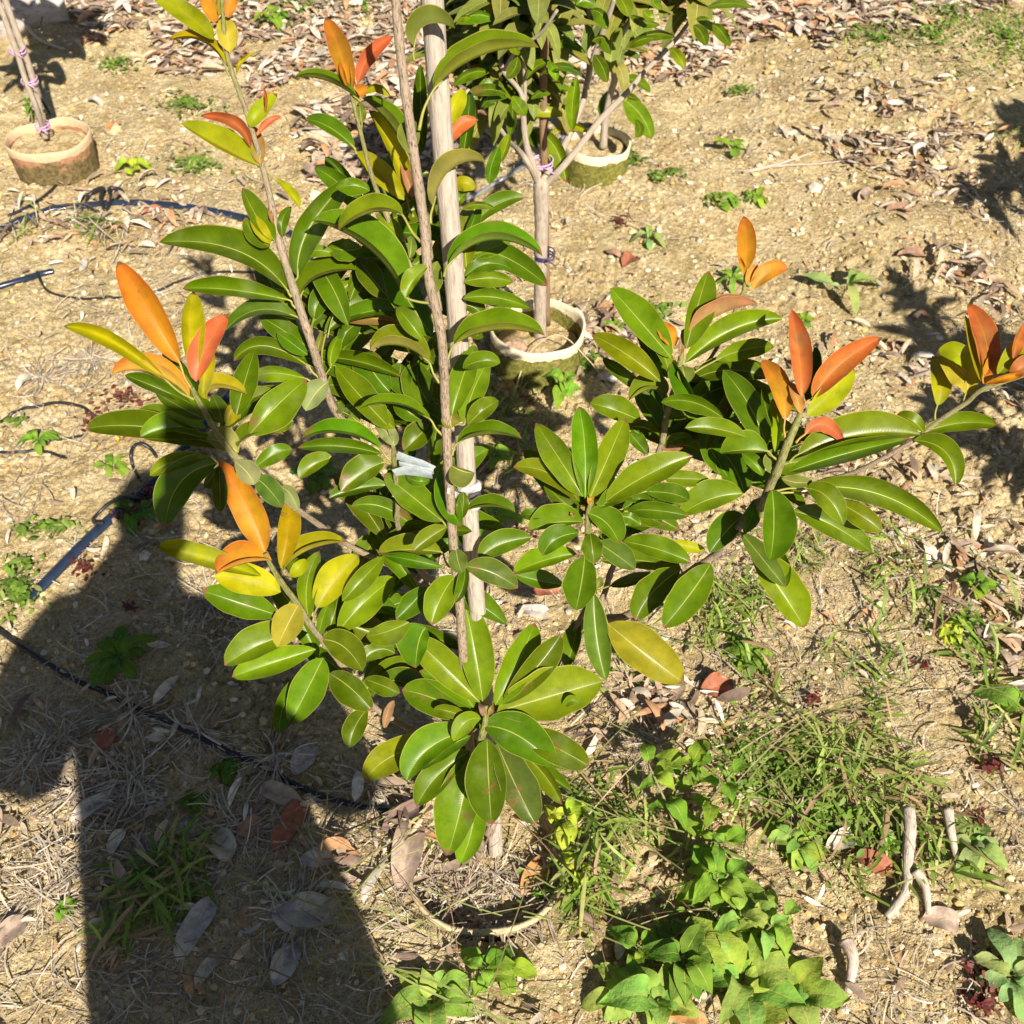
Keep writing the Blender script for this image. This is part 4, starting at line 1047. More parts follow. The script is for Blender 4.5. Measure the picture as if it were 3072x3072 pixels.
# saplings of the next row, just outside the frame at the right: their shadows fall into view
def side_sapling(label, base, hgt, seed, crowns):
    random.seed(seed); root = empty('sapling', base); tag(root, label, 'sapling', 'saplings of the next row on the right')
    mb = MB(); B = np.array(base, float); tube(mb, [B, B + (0.01, .01, hgt * .4), B + (-.01, .02, hgt * .75), B + (.0, .02, hgt)], [.012, .010, .007, .003], (1, 1, 1), 8, 6, .1, seed=seed); mb.build('trunk', M_CANE, root)
    lf = MB()
    for k in range(crowns):
        z = hgt * random.uniform(.42, 1.0); a = k * 2.4; q = random.uniform(.08, .34) * (1.25 - z / hgt * .6)
        e = B + np.array([q * math.cos(a), q * math.sin(a), z]); s = B + np.array([0, 0, max(.1, z - q * .9)])
        bm = MB(); tube(bm, [s, (s + e) / 2 + (0, 0, -.02), e], [.005, .004, .0025], (1, 1, 1), 7, 5, .1, seed=k); bm.build('branch', M_CANE, root)
        rosette(lf, e, (math.cos(a) * .6, math.sin(a) * .6, 1), 13, .14, [PAL['g'], PAL['d'], PAL['l']], 1.2)
    lf.build('foliage', M_LEAF, root)
side_sapling('leafy sapling beyond the right edge, farther one', (1.98, 2.05, 0), 1.05, 31, 15)
side_sapling('leafy sapling beyond the right edge, nearer one', (1.60, 1.02, 0), 1.05, 32, 13)
random.seed(99)

# ---------------------------------------------------------------- pipes and tubes on the ground
def lay(pts, z=.006):
    o = []
    for p in pts:
        x, y = W(p[0], p[1], p[2]); g = ground_at(x, y); h = float(gh(g[0], g[1])); g = ground_at(x, y, h); o.append(np.array([g[0], g[1], h + z + (p[3] if len(p) > 3 else 0)]))
    return o
def hose(name, label, cat, pts, r, mat, z=.005, flat=1.0, n=10):
    P = lay(pts, z); X = smooth_path(P, n)
    for q in X: q[2] = max(q[2], float(gh(q[0], q[1])) + z * .5)
    mb = MB(); tube(mb, X[::2] if len(X) > 40 else X, r, (1, 1, 1), 10, 3, .02, flat=flat); return tag(mb.build(name, mat), label, cat)
hose('irrigation_pipe', 'wide dark blue irrigation pipe curving behind the large sapling', 'pipe', [('P', -40, 448), ('P', 0, 436), ('P', 70, 408), ('P', 150, 392), ('P', 240, 386), ('P', 340, 392), ('P', 430, 407), ('P', 520, 432), ('P', 580, 470), ('P', 575, 515), ('P', 545, 572),
     ('P', 490, 672), ('P', 420, 765), ('P', 355, 843), ('P', 300, 905), ('P', 187, 1003), ('P', 110, 1080), ('P', 58, 1134)], .0135, M_PIPE, .006, .55)
hose('irrigation_pipe', 'short dark blue pipe end at the left edge with a black tube', 'pipe', [('T00', -60, 1660), ('T00', 0, 1635), ('T00', 120, 1600), ('T00', 230, 1565), ('T00', 308, 1548)], .0095, M_PIPE, .008, .8)
hose('drip_tube', 'thin black tube curving from the short blue pipe end', 'tube', [('T00', 222, 1565, .01), ('T00', 240, 1610), ('T00', 290, 1665), ('T00', 440, 1700), ('T00', 620, 1697), ('T00', 760, 1690), ('T00', 900, 1655), ('T00', 1050, 1590), ('T00', 1250, 1550), ('T00', 1480, 1553)], .0035, M_BLACK, .006)
hose('drip_tube', 'thin black tube arching at the left edge above the shadow', 'tube', [('T01', -60, 520), ('T01', 0, 480), ('T01', 100, 410), ('T01', 220, 378), ('T01', 340, 368, .006), ('T01', 470, 382), ('T01', 540, 435), ('T01', 620, 450)], .0038, M_BLACK, .006)
hose('drip_tube', 'thin black tube lying low at the left edge behind a weed', 'tube', [('T01', -40, 632), ('T01', 80, 634), ('T01', 200, 624), ('T01', 290, 635), ('T01', 380, 672)], .0035, M_BLACK, .002)
hose('drip_tube', 'short thin tube half buried near the yellow flowers', 'tube', [('T01', 270, 580), ('T01', 380, 552), ('T01', 500, 528)], .003, M_BLACK, .001)
hose('drip_tube', 'looped thin black tube standing up beside the blue pipe', 'tube', [('T01', 790, 785), ('T01', 758, 720), ('T01', 752, 670, .01), ('T01', 775, 640, .02), ('T01', 820, 628, .02), ('T01', 865, 640, .01), ('T01', 890, 665)], .0038, M_BLACK, .006)
hose('drip_tube', 'thin black tube crossing over the blue pipe in the shadow', 'tube', [('T01', 900, 880), ('T01', 800, 905), ('T01', 720, 925, .016), ('T01', 640, 945, .01), ('T01', 570, 980), ('T01', 535, 1020), ('T01', 550, 1055, .008), ('T01', 600, 1060, .01)], .0038, M_BLACK, .008)
hose('drip_tube', 'thin black tube hanging from the left clay pot to the sand', 'tube', [('T00', 262, 745, .12), ('T00', 300, 765, .12), ('T00', 355, 825, .07), ('T00', 385, 905, .03), ('T00', 352, 1015), ('T00', 280, 1100), ('T00', 180, 1170), ('T00', 50, 1235)], .0045, M_BLACK, .006)
hose('drip_tube', 'tangled black tube loop beside the blue pipe at upper left', 'tube', [('T00', 560, 1210), ('T00', 500, 1180), ('T00', 500, 1130), ('T00', 545, 1105, .01), ('T00', 600, 1110, .02), ('T00', 585, 1160, .02), ('T00', 600, 1200), ('T00', 640, 1150, .01), ('T00', 630, 1105, .015), ('T00', 690, 1100, .01), ('T00', 716, 1130)], .0055, M_BLACK, .006)
hose('drip_hose', 'black hose crossing the shaded ground at lower left', 'hose', [('T01', -80, 1580), ('T01', 0, 1645), ('T01', 200, 1782), ('T01', 430, 1925), ('T02', 560, 45), ('T02', 700, 112), ('T02', 900, 205), ('T02', 1100, 300), ('T02', 1500, 492), ('T02', 1750, 620), ('T02', 1932, 678), ('T12', 150, 712), ('T12', 350, 738), ('T12', 490, 735)], .0050, M_BLACK, .004)
hose('drip_hose', 'silvery tube behind the middle sapling in its shade', 'hose', [('T10', 700, 1150), ('T10', 790, 1105), ('T10', 860, 1060), ('T10', 950, 1010), ('T10', 1050, 945), ('T10', 1180, 860), ('T10', 1260, 790)], .006, M_SILVER, .01)

# ---------------------------------------------------------------- log and sticks
M_LOG = bark_material('pale_log_bark', (.46, .40, .35), (.26, .21, .18), .15, (.50, .45, .40))
M_WOOD = bark_material('dead_wood', (.48, .40, .32), (.24, .18, .13), .5, (.42, .36, .30))
mb = MB(); L_ = [ground_at(x, y, .05) + (0, 0, 0) for x, y in ((-60, 60), (0, 40), (60, 25), (125, 15))]
for q in L_: q[2] = .05
tube(mb, L_, [.075, .074, .070, .064], (1, 1, 1), 22, 8, .05, seed=2); tag(mb.build('log', M_LOG), 'thick pale log lying in the top left corner', 'log')
def stick(label, pts, r, name='stick', col=(1, 1, 1), z=.006, group=None, mat=None):
    P = lay(pts, z); rr = np.linspace(r, r * .5, len(P)); mb = MB(); tube(mb, P, rr, col, 8, 7, .15, seed=len(label)); return tag(mb.build(name, mat or M_WOOD), label, 'stick', group)
stick('twisted grey branch leaning by the left two-cane sapling', [('T00', 40, -20, .12), ('T00', 110, 70, .09), ('T00', 155, 110, .07), ('T00', 165, 190, .04), ('T00', 230, 250, .015), ('T00', 370, 290)], .011)
stick('thin dark twig crossing the litter near the log', [('T00', 340, -10, .1), ('T00', 290, 80, .05), ('T00', 220, 205)], .004, col=(.5, .45, .4))
stick('straight pale stick on the open sand, upper one of the pair', [('T20', 340, 985), ('T20', 480, 955), ('T20', 600, 920), ('T20', 740, 870)], .006)
stick('thin pale stick on the open sand, lower one of the pair', [('T20', 400, 965), ('T20', 600, 945), ('T20', 760, 938), ('T20', 890, 922)], .004)
stick('long dead branch on the litter at the top right', [('T20', 660, 70), ('T20', 780, 100), ('T20', 900, 75), ('T20', 1060, 25), ('T20', 1250, 0)], .010)
stick('dark upright stick across the top right branch', [('T20', 960, 30, .08), ('T20', 1010, 120, .03), ('T20', 1060, 205)], .009, col=(.5, .42, .38))
stick('long pale branch in the litter at the top left', [('T00', 1480, 330), ('T00', 1700, 270), ('T00', 1850, 210), ('T10', 100, 110), ('T10', 260, 20)], .008)
stick('pale forked branch in the litter behind the orange leaf', [('T00', 1560, 320), ('T00', 1720, 310), ('T00', 1880, 265), ('T10', 120, 200), ('T10', 270, 90)], .006)
stick('grey branch piece under the long pale branch', [('T00', 1100, 330), ('T00', 1300, 370), ('T00', 1500, 400), ('T00', 1750, 430)], .009)
stick('split grey dead stalk in the green patch at lower right', [('T22', 1240, 770, .03), ('T22', 1250, 900, .03), ('T22', 1245, 1050, .02), ('T22', 1245, 1200, .01), ('T22', 1150, 1335)], .012, 'dead_stalk')
stick('short grey dead stalk right of the split stalk', [('T22', 1460, 770, .03), ('T22', 1490, 880, .02), ('T22', 1550, 1035)], .010, 'dead_stalk')
stick('curved pale dead stalk beside the split stalk', [('T22', 1290, 1100, .02), ('T22', 1350, 1180, .015), ('T22', 1385, 1320)], .009, 'dead_stalk')
stick('broad curved dead leaf stalk near the bottom right', [('T22', 900, 1500, .02), ('T22', 940, 1600, .02), ('T22', 930, 1760)], .012, 'dead_stalk', (1.2, 1.1, 1.1))
stick('dark short stub of wood right of the sunken pot', [('T12', 1360, 1345, .02), ('T12', 1400, 1380, .02), ('T12', 1470, 1440)], .009, 'stick', (.45, .38, .33))
stick('long dry grass stem over the weeds right of the large sapling', [('T12', 1300, 900, .02), ('T12', 1450, 760, .05), ('T12', 1650, 560, .06), ('T12', 1880, 360, .03)], .0016, 'grass_stem', (1.1, 1, .8))
stick('arching pale grass stem in front of the mossy pot', [('T11', 970, 330, .0), ('T11', 1060, 230, .08), ('T11', 1220, 180, .11), ('T11', 1380, 215, .06), ('T11', 1520, 270, .0)], .002, 'grass_stem', (1.25, 1.1, .8))
stick('dry straight stem crossing the sand under the tape', [('T11', 760, 660), ('T11', 900, 600), ('T11', 1060, 550)], .0022, 'grass_stem', (1.1, 1, .8))
stick('short dry twig crossing below the stake tape', [('T11', 780, 750), ('T11', 900, 620), ('T11', 1010, 560)], .0025, 'grass_stem', (1.1, 1, .9))
# ---------------------------------------------------------------- loose ground cover: gravel, straw, litter (nobody could count these)
def inpoly(px, py, poly):
    c = np.zeros(px.shape, bool); n = len(poly)
    for i in range(n):
        x0, y0 = poly[i]; x1, y1 = poly[(i + 1) % n]
        c ^= ((y0 > py) != (y1 > py)) & (px < (x1 - x0) * (py - y0) / (y1 - y0 + 1e-9) + x0)
    return c
def proj(x, y, z):
    r = np.stack([x, y, z - CAM_H], -1); d = r @ FW
    return HALF + F * (r @ RT) / d, HALF - F * (r @ UP) / d, d
def scatter(n, y0=.2, y1=5.2, power=1.0, extra=1.15):
    """random ground points, denser close to the camera"""
    u = RNG.random(n); Y = y0 + (y1 - y0) * u ** power; wd = (.75 + .52 * Y) * extra; X = (RNG.random(n) * 2 - 1) * wd
    return X, Y
ICO_V = None
def ico():
    t = (1 + 5 ** .5) / 2; v = np.array([(-1, t, 0), (1, t, 0), (-1, -t, 0), (1, -t, 0), (0, -1, t), (0, 1, t), (0, -1, -t), (0, 1, -t), (t, 0, -1), (t, 0, 1), (-t, 0, -1), (-t, 0, 1)], float)
    f = [(0, 11, 5), (0, 5, 1), (0, 1, 7), (0, 7, 10), (0, 10, 11), (1, 5, 9), (5, 11, 4), (11, 10, 2), (10, 7, 6), (7, 1, 8), (3, 9, 4), (3, 4, 2), (3, 2, 6), (3, 6, 8), (3, 8, 9), (4, 9, 5), (2, 4, 11), (6, 2, 10), (8, 6, 7), (9, 8, 1)]
    return v / np.linalg.norm(v[0]), np.array(f)
def gravel(n):
    v0, f0 = ico(); X, Y = scatter(n, .2, 4.6, 1.5); keep = vnoise(X * 4, Y * 4, 31) + .5 * vnoise(X * 15, Y * 15, 32) > .45; X, Y = X[keep], Y[keep]; n = len(X)
    sz = (.0011 + .0042 * RNG.random(n) ** 5) * (1 + .35 * Y); big = RNG.random(n) < .012; sz[big] *= 2.0
    Z = gh(X, Y); s = sz[:, None, None] * (.7 + .6 * RNG.random((n, 12, 1))) * v0[None]
    s = s * (.7 + .7 * RNG.random((n, 1, 3))); s[:, :, 2] *= .7
    P = s + np.stack([X, Y, Z + sz * .25], -1)[:, None, :]
    pal = np.array([(.55, .42, .22), (.58, .47, .30), (.60, .54, .42), (.50, .33, .14), (.36, .29, .18), (.58, .45, .26), (.46, .36, .2)])
    col = pal[RNG.integers(0, len(pal), n)] * (.8 + .4 * RNG.random((n, 1))); col = np.repeat(col, 12, 0)
    F3 = (f0[None] + (np.arange(n) * 12)[:, None, None]).reshape(-1, 3)
    mb = MB(); mb.add(P.reshape(-1, 3), [], col); mb.f = [tuple(q) for q in F3.tolist()]
    tag(mb.build('gravel', M_GRIT, smooth=False), 'small pale grit and crumbs on the sand', None, None, 'stuff')
gravel(60000)
def sheet_scatter(name, label, X, Y, Lmin, Lmax, ratio, pal, mat, curl=.5, lift=.004, zrot=None, pitchamp=.35, nseg=4, taper=True, z0=0.0, bend=0.6, thin=False):
    """many bent little blades or flakes of real curved geometry in one mesh"""
    n = len(X); Ln = Lmin + (Lmax - Lmin) * RNG.random(n) ** 1.5; a = RNG.random(n) * 6.283 if zrot is None else zrot
    pit = (RNG.random(n) - .3) * pitchamp; rol = (RNG.random(n) - .5) * .9; Z = gh(X, Y) + lift * RNG.random(n) + z0
    U = np.linspace(0, 1, nseg + 1); Vv = np.array([-1, 0, 1.0]); k = (nseg + 1) * 3
    cur = (RNG.random(n) - .5) * 2 * bend
    ang = a[:, None] + cur[:, None] * (U[None] - .5) * 1.5
    st = Ln[:, None] / nseg
    dx = np.cos(ang) * st; dy = np.sin(ang) * st
    pz = np.tan(pit)[:, None] * st * (1 - 1.6 * curl * U[None]) + 0 * dx
    cx = np.cumsum(dx, 1) - dx; cy = np.cumsum(dy, 1) - dy; cz = np.cumsum(pz, 1) - pz
    cx -= cx.mean(1, keepdims=True); cy -= cy.mean(1, keepdims=True); cz -= np.minimum(cz.min(1, keepdims=True), 0)
    pr = (np.power(U, .6) * np.power(1 - U, .6) * 1.5 + .03) if taper else np.ones_like(U) * .8
    w = Ln * ratio * (.7 + .6 * RNG.random(n)); wv = w[:, None, None] * pr[None, :, None] * Vv[None, None, :]
    sx = -np.sin(ang); sy = np.cos(ang)
    x = X[:, None, None] + cx[:, :, None] + sx[:, :, None] * wv * np.cos(rol)[:, None, None]
    y = Y[:, None, None] + cy[:, :, None] + sy[:, :, None] * wv * np.cos(rol)[:, None, None]
    c2 = (RNG.random(n) - .35)[:, None, None] * curl * 1.6
    z = Z[:, None, None] + cz[:, :, None] + wv * np.sin(rol)[:, None, None] + c2 * np.abs(wv) + np.abs(np.sin(rol))[:, None, None] * w[:, None, None] * .6
    P = np.stack([x, y, z], -1).reshape(-1, 3)
    pal = np.array(pal); col = pal[RNG.integers(0, len(pal), n)] * (.7 + .5 * RNG.random((n, 1))); col = np.repeat(col, k, 0)
    i = np.array([(r * 3 + c, r * 3 + c + 1, (r + 1) * 3 + c + 1, (r + 1) * 3 + c) for r in range(nseg) for c in range(2)])
    FF = (i[None] + (np.arange(n) * k)[:, None, None]).reshape(-1, 4)
    lvv = np.stack([np.tile(np.repeat(U, 3), n), np.tile(np.tile(Vv, nseg + 1), n), np.repeat(RNG.random(n), k)], -1)
    mb = MB(); mb.add(P, [], col, lvv); mb.f = [tuple(q) for q in FF.tolist()]
    return tag(mb.build(name, mat), label, None, None, 'stuff')
STRAW = [(.52, .44, .33), (.44, .36, .27), (.60, .52, .40), (.34, .27, .20)]
X, Y = scatter(34000, .2, 4.6, 1.15); px, py, _ = proj(X, Y, 0 * X)
dens = vnoise(X * 3, Y * 3, 41) * .8 + .5 * vnoise(X * 11, Y * 11, 42) + np.where((px < 900) & (py > 900), .22, 0) + np.where((px < 420) & (py > 560) & (py < 900), .1, 0)
k = dens > .74; X, Y = X[k], Y[k]
sheet_scatter('dry_straw', 'dry grass straw scattered over the soil', X, Y, .02, .085, .018, STRAW, M_DRY, .3, .006, None, .5, 5, False, .001, 1.0)
# tufts of dead grass in the shade (radiating)
TX, TY, TA = [], [], []
for x, y in ((110, 1390), (235, 1515), (245, 1340), (370, 1385), (440, 1560), (390, 1120), (150, 1500), (300, 1640), (60, 1450), (250, 1460), (120, 1640), (95, 1700), (520, 1430), (300, 720), (80, 710), (170, 680), (1050, 1290), (1250, 1090), (930, 1640), (830, 1560), (1000, 1700), (860, 1690), (930, 1740), (790, 1640), (1060, 1640), (1240, 1420), (1380, 1790), (700, 1480), (560, 1720)):
    g = ground_at(x, y); m = 90
    aa = RNG.random(m) * 6.283; q = .02 + .05 * RNG.random(m); TX += list(g[0] + np.cos(aa) * q); TY += list(g[1] + np.sin(aa) * q * .9); TA += list(aa + (RNG.random(m) - .5) * .7)
sheet_scatter('dead_grass', 'radiating tufts of grey dead grass', np.array(TX), np.array(TY), .03, .075, .022, STRAW, M_DRY, .3, .006, np.array(TA), .5, 5, False, .002, .8)
# leaf litter
LIT = [(.48, .37, .26), (.56, .46, .35), (.38, .27, .18), (.62, .52, .39), (.66, .58, .48), (.48, .26, .13), (.30, .22, .16), (.22, .15, .11), (.54, .38, .24)]
FAR = [(100, -60), (330, -60), (1932, -60), (1932, 60), (1700, 95), (1620, 110), (1560, 140), (1400, 165), (1180, 165), (1050, 190), (820, 330), (760, 390), (620, 360), (560, 300), (520, 200), (470, 110), (330, 130), (250, 105), (150, 80), (60, 60)]
def litter(n, poly, soft, name, label, L0, L1, y1=7.0, y0=.3, pw=1.0, ext=1.25):
    X, Y = scatter(n, y0, y1, pw, ext); px, py, _ = proj(X, Y, 0 * X)
    px2 = px + (vnoise(X * 5, Y * 5, 51) - .5) * 140 * soft; py2 = py + (vnoise(X * 5 + 9, Y * 5, 52) - .5) * 90 * soft
    k = inpoly(px2, py2, poly) & (vnoise(X * 7, Y * 7, 53) > .28); X, Y = X[k], Y[k]
    sheet_scatter(name, label, X, Y, L0, L1, .20, LIT, M_DRY, .8, .012, None, .9, 5, True, .003, .7)
litter(46000, FAR, 1, 'leaf_litter', 'carpet of dry brown leaves along the top of the ground', .035, .09, 5.4, 2.7, 1.0, 1.25)
NEAR = [(-20, -20), (1960, -20), (1960, 1960), (-20, 1960)]
litter(5000, NEAR, 0, 'leaf_fragments', 'loose dry leaf pieces scattered over the sand', .006, .04, 5.5, .2, .9, 1.1)
for poly, n, nm, lab in (([(1590, 260), (1700, 200), (1790, 215), (1800, 260), (1740, 330), (1700, 380), (1640, 360), (1600, 320)], 5200, 'leaf_pile', 'heap of curled dry leaves on the sand at upper right'),
                     ([(1800, 540), (1860, 490), (1880, 560), (1800, 590)], 1300, 'leaf_litter', 'dry leaves gathered right of the bronze shoots'),
                     ([(1560, 690), (1800, 640), (1760, 760), (1560, 730)], 800, 'leaf_litter', 'dry leaves in the shade beyond the right shoots'),
                     ([(30, 380), (400, 370), (420, 420), (230, 490), (20, 470)], 1900, 'leaf_litter', 'brown and red dry leaves round the pipe tangle'),
                     ([(1450, 850), (1780, 900), (1750, 1000), (1440, 930)], 900, 'leaf_litter', 'pale dry leaves below the right branch'),
                     ([(1840, 1050), (1960, 1050), (1960, 1250), (1800, 1230)], 1500, 'leaf_litter', 'pale dry leaves at the right edge'),
                     ([(1090, 620), (1200, 600), (1240, 650), (1110, 660)], 2500, 'leaf_litter', 'rusty dry leaves right of the middle pot'),
                     ([(1160, 1300), (1300, 1290), (1290, 1400), (1170, 1400)], 1100, 'leaf_litter', 'curled grey leaves right of the lowest rosette'),
                     ([(480, 1480), (760, 1420), (820, 1700), (560, 1640)], 360, 'leaf_litter', 'brown dry leaves in the shade left of the sunken pot'),
                     ([(100, 1250), (700, 1300), (760, 1930), (200, 1930)], 500, 'leaf_litter', 'pale dry leaves in the photographer\'s shadow')):
    xs = np.array([ground_at(*p) for p in poly]); cx_, cy_ = xs[:, 0].mean(), xs[:, 1].mean(); sx_, sy_ = xs[:, 0].std() * .85, xs[:, 1].std() * .85
    m = int(n * .13); X = cx_ + sx_ * RNG.normal(size=m) ; Y = cy_ + sy_ * RNG.normal(size=m); k = vnoise(X * 9, Y * 9, 77) > .3
    sheet_scatter(nm, lab, X[k], Y[k], .02, .075, .18, LIT, M_DRY, .9, .012, None, 1.1, 6, True, .004, .7)

# ---------------------------------------------------------------- grass and small ground weeds (stuff)
GR = [(.17, .28, .03), (.23, .34, .05), (.30, .39, .07), (.14, .22, .03), (.36, .36, .12), (.40, .26, .14)]
def grass(name, label, blobs, n, L0=.03, L1=.09, ratio=.055, pal=GR, pitch=1.3):
    X = []; Y = []
    for (cx, cy, rx, ry, wgt) in blobs:
        m = int(n * wgt); a = RNG.random(m) * 6.283; q = np.sqrt(RNG.random(m)) ** .9 * (1 + .3 * RNG.normal(size=m))
        for i in range(m):
            g = ground_at(cx + rx * q[i] * math.cos(a[i]), cy + ry * q[i] * math.sin(a[i])); X.append(g[0]); Y.append(g[1])
    X, Y = np.array(X), np.array(Y); k = vnoise(X * 9, Y * 9, 61) > .40; X, Y = X[k], Y[k]
    sheet_scatter(name, label, X, Y, L0, L1, ratio, pal, M_GRASS, .5, .015, None, pitch, 5, True, .002, .6)
grass('crabgrass', 'low green crabgrass spreading over the lower right ground', [(1640, 1460, 230, 190, 1), (1500, 1400, 160, 150, .5), (1790, 1330, 160, 160, .5), (1480, 1230, 140, 90, .25), (1720, 1610, 160, 90, .3), (1780, 1140, 140, 90, .25)], 430)
grass('crabgrass', 'green crabgrass round the sunken pot', [(1010, 1720, 150, 40, .5), (1110, 1560, 90, 90, .5), (1250, 1620, 130, 90, .5), (860, 1720, 70, 70, .25), (930, 1715, 150, 50, .9), (800, 1640, 60, 80, .2), (1120, 1680, 60, 60, .4)], 330)
grass('crabgrass', 'green grass in the photographer\'s shadow', [(300, 1680, 80, 60, 1), (350, 1600, 60, 40, .3), (240, 1760, 50, 30, .2)], 150, .04, .10)
grass('grass', 'small green grass patch at the top right', [(1760, 100, 130, 60, 1), (1880, 60, 100, 40, .7), (1650, 160, 70, 30, .3), (1860, 180, 90, 40, .5), (1860, 290, 60, 30, .2)], 260, .02, .07, .06)
grass('grass', 'dry and green grass clump beside the pipe at left', [(130, 450, 90, 34, 1)], 520, .05, .12, .03, GR + STRAW)
grass('grass', 'thin green grass on the sand beyond the lowest right leaves', [(1560, 1060, 140, 60, 1), (1330, 1180, 90, 70, .5), (1420, 1130, 100, 40, .4), (1000, 830, 60, 80, .5), (940, 780, 40, 60, .3)], 260, .03, .07)
# spreading tiny-leaved weeds as stuff
TW = [(.17, .29, .03), (.22, .35, .05), (.12, .21, .025), (.3, .34, .1)]
def tiny(name, label, blobs, n, L0=.006, L1=.018, ratio=.34, pal=TW):
    X = []; Y = []
    for (cx, cy, rx, ry, wgt) in blobs:
        m = int(n * wgt); a = RNG.random(m) * 6.283; q = .75 * np.abs(RNG.normal(size=m)) ** 1.1
        for i in range(m): g = ground_at(cx + rx * q[i] * math.cos(a[i]), cy + ry * q[i] * math.sin(a[i])); X.append(g[0]); Y.append(g[1])
    sheet_scatter(name, label, np.array(X), np.array(Y), L0, L1, ratio, pal, M_GRASS, .4, .018, None, .8, 4, True, .004, .3)
tiny('creeping_weed', 'bright green creeping weed mats among the far litter and sand', [(560, 20, 60, 26, 1), (690, 30, 20, 20, .2), (500, 5, 30, 14, .3), (355, 210, 40, 14, .5), (220, 130, 26, 10, .3), (370, 315, 34, 16, .6), (620, 245, 14, 10, .2), (1185, 325, 26, 14, .5), (1115, 350, 24, 14, .5), (1240, 365, 14, 8, .2), (1790, 60, 90, 40, .9), (1880, 130, 60, 50, 1), (1740, 120, 80, 40, .8), (1600, 110, 40, 12, .3), (1640, 130, 60, 14, .4), (1390, 190, 26, 8, .2), (1100, 700, 30, 18, .2), (1180, 60, 40, 12, .3), (1230, 600, 30, 16, .3), (1360, 400, 26, 8, .2), (1270, 355, 14, 8, .1)], 600, .008, .026)
tiny('creeping_weed', 'small round-leaved weed among the crabgrass at lower right', [(1480, 1470, 90, 70, 1), (1560, 1560, 90, 60, .6), (1660, 1600, 80, 40, .4), (1400, 1420, 60, 60, .4), (1200, 1250, 60, 30, .1), (1300, 1770, 100, 60, .5), (1820, 1190, 30, 40, .3), (1030, 1680, 60, 30, .2), (380, 1470, 14, 8, .0)], 700, .007, .02)
tiny('creeping_weed', 'low weed mats left of the shadow', [(96, 992, 34, 12, .7), (30, 1110, 34, 24, 1.3), (30, 1060, 30, 10, .3), (40, 1000, 18, 8, .2), (30, 800, 24, 8, .2), (380, 660, 30, 20, .2)], 230, .008, .022)
tiny('red_weed', 'dark red creeping weed patches', [(1870, 1840, 36, 30, 1.2), (1840, 1560, 12, 20, .2), (240, 760, 40, 12, .5), (190, 800, 40, 20, .6), (250, 980, 26, 10, .2), (280, 930, 30, 12, .2), (160, 1070, 24, 16, .3), (240, 1140, 12, 8, .1), (1720, 1610, 24, 30, .3), (1870, 1450, 30, 14, .3), (1530, 1330, 14, 14, .15), (1000, 780, 20, 10, .1), (980, 1010, 40, 20, .2), (1170, 440, 20, 8, .2), (1740, 1270, 16, 10, .1), (1190, 680, 30, 10, .2), (1850, 1900, 20, 20, .4)], 230, .006, .016, .4, [(.16, .03, .025), (.22, .06, .045), (.11, .035, .03), (.2, .09, .05)])
# soft seed stems of crabgrass
X = []; Y = []; Ag = []
for cx, cy, rx, ry, m in ((520, 1720, 260, 160, 26), (850, 1500, 160, 140, 30), (1300, 1600, 260, 200, 60), (760, 1780, 200, 120, 26), (1650, 1400, 240, 200, 40)):
    for i in range(m): g = ground_at(cx + rx * random.uniform(-1, 1), cy + ry * random.uniform(-1, 1)); X.append(g[0]); Y.append(g[1]); Ag.append(random.choice((.6, -.5, 2.4, 0.1)) + random.gauss(0, .35))
sheet_scatter('grass_stems', 'long thin seed stems of grass over the ground', np.array(X), np.array(Y), .10, .30, .0055, [(.30, .34, .10), (.42, .34, .16), (.32, .2, .12)], M_GRASS, .35, .02, np.array(Ag), .7, 8, False, .015, .5)

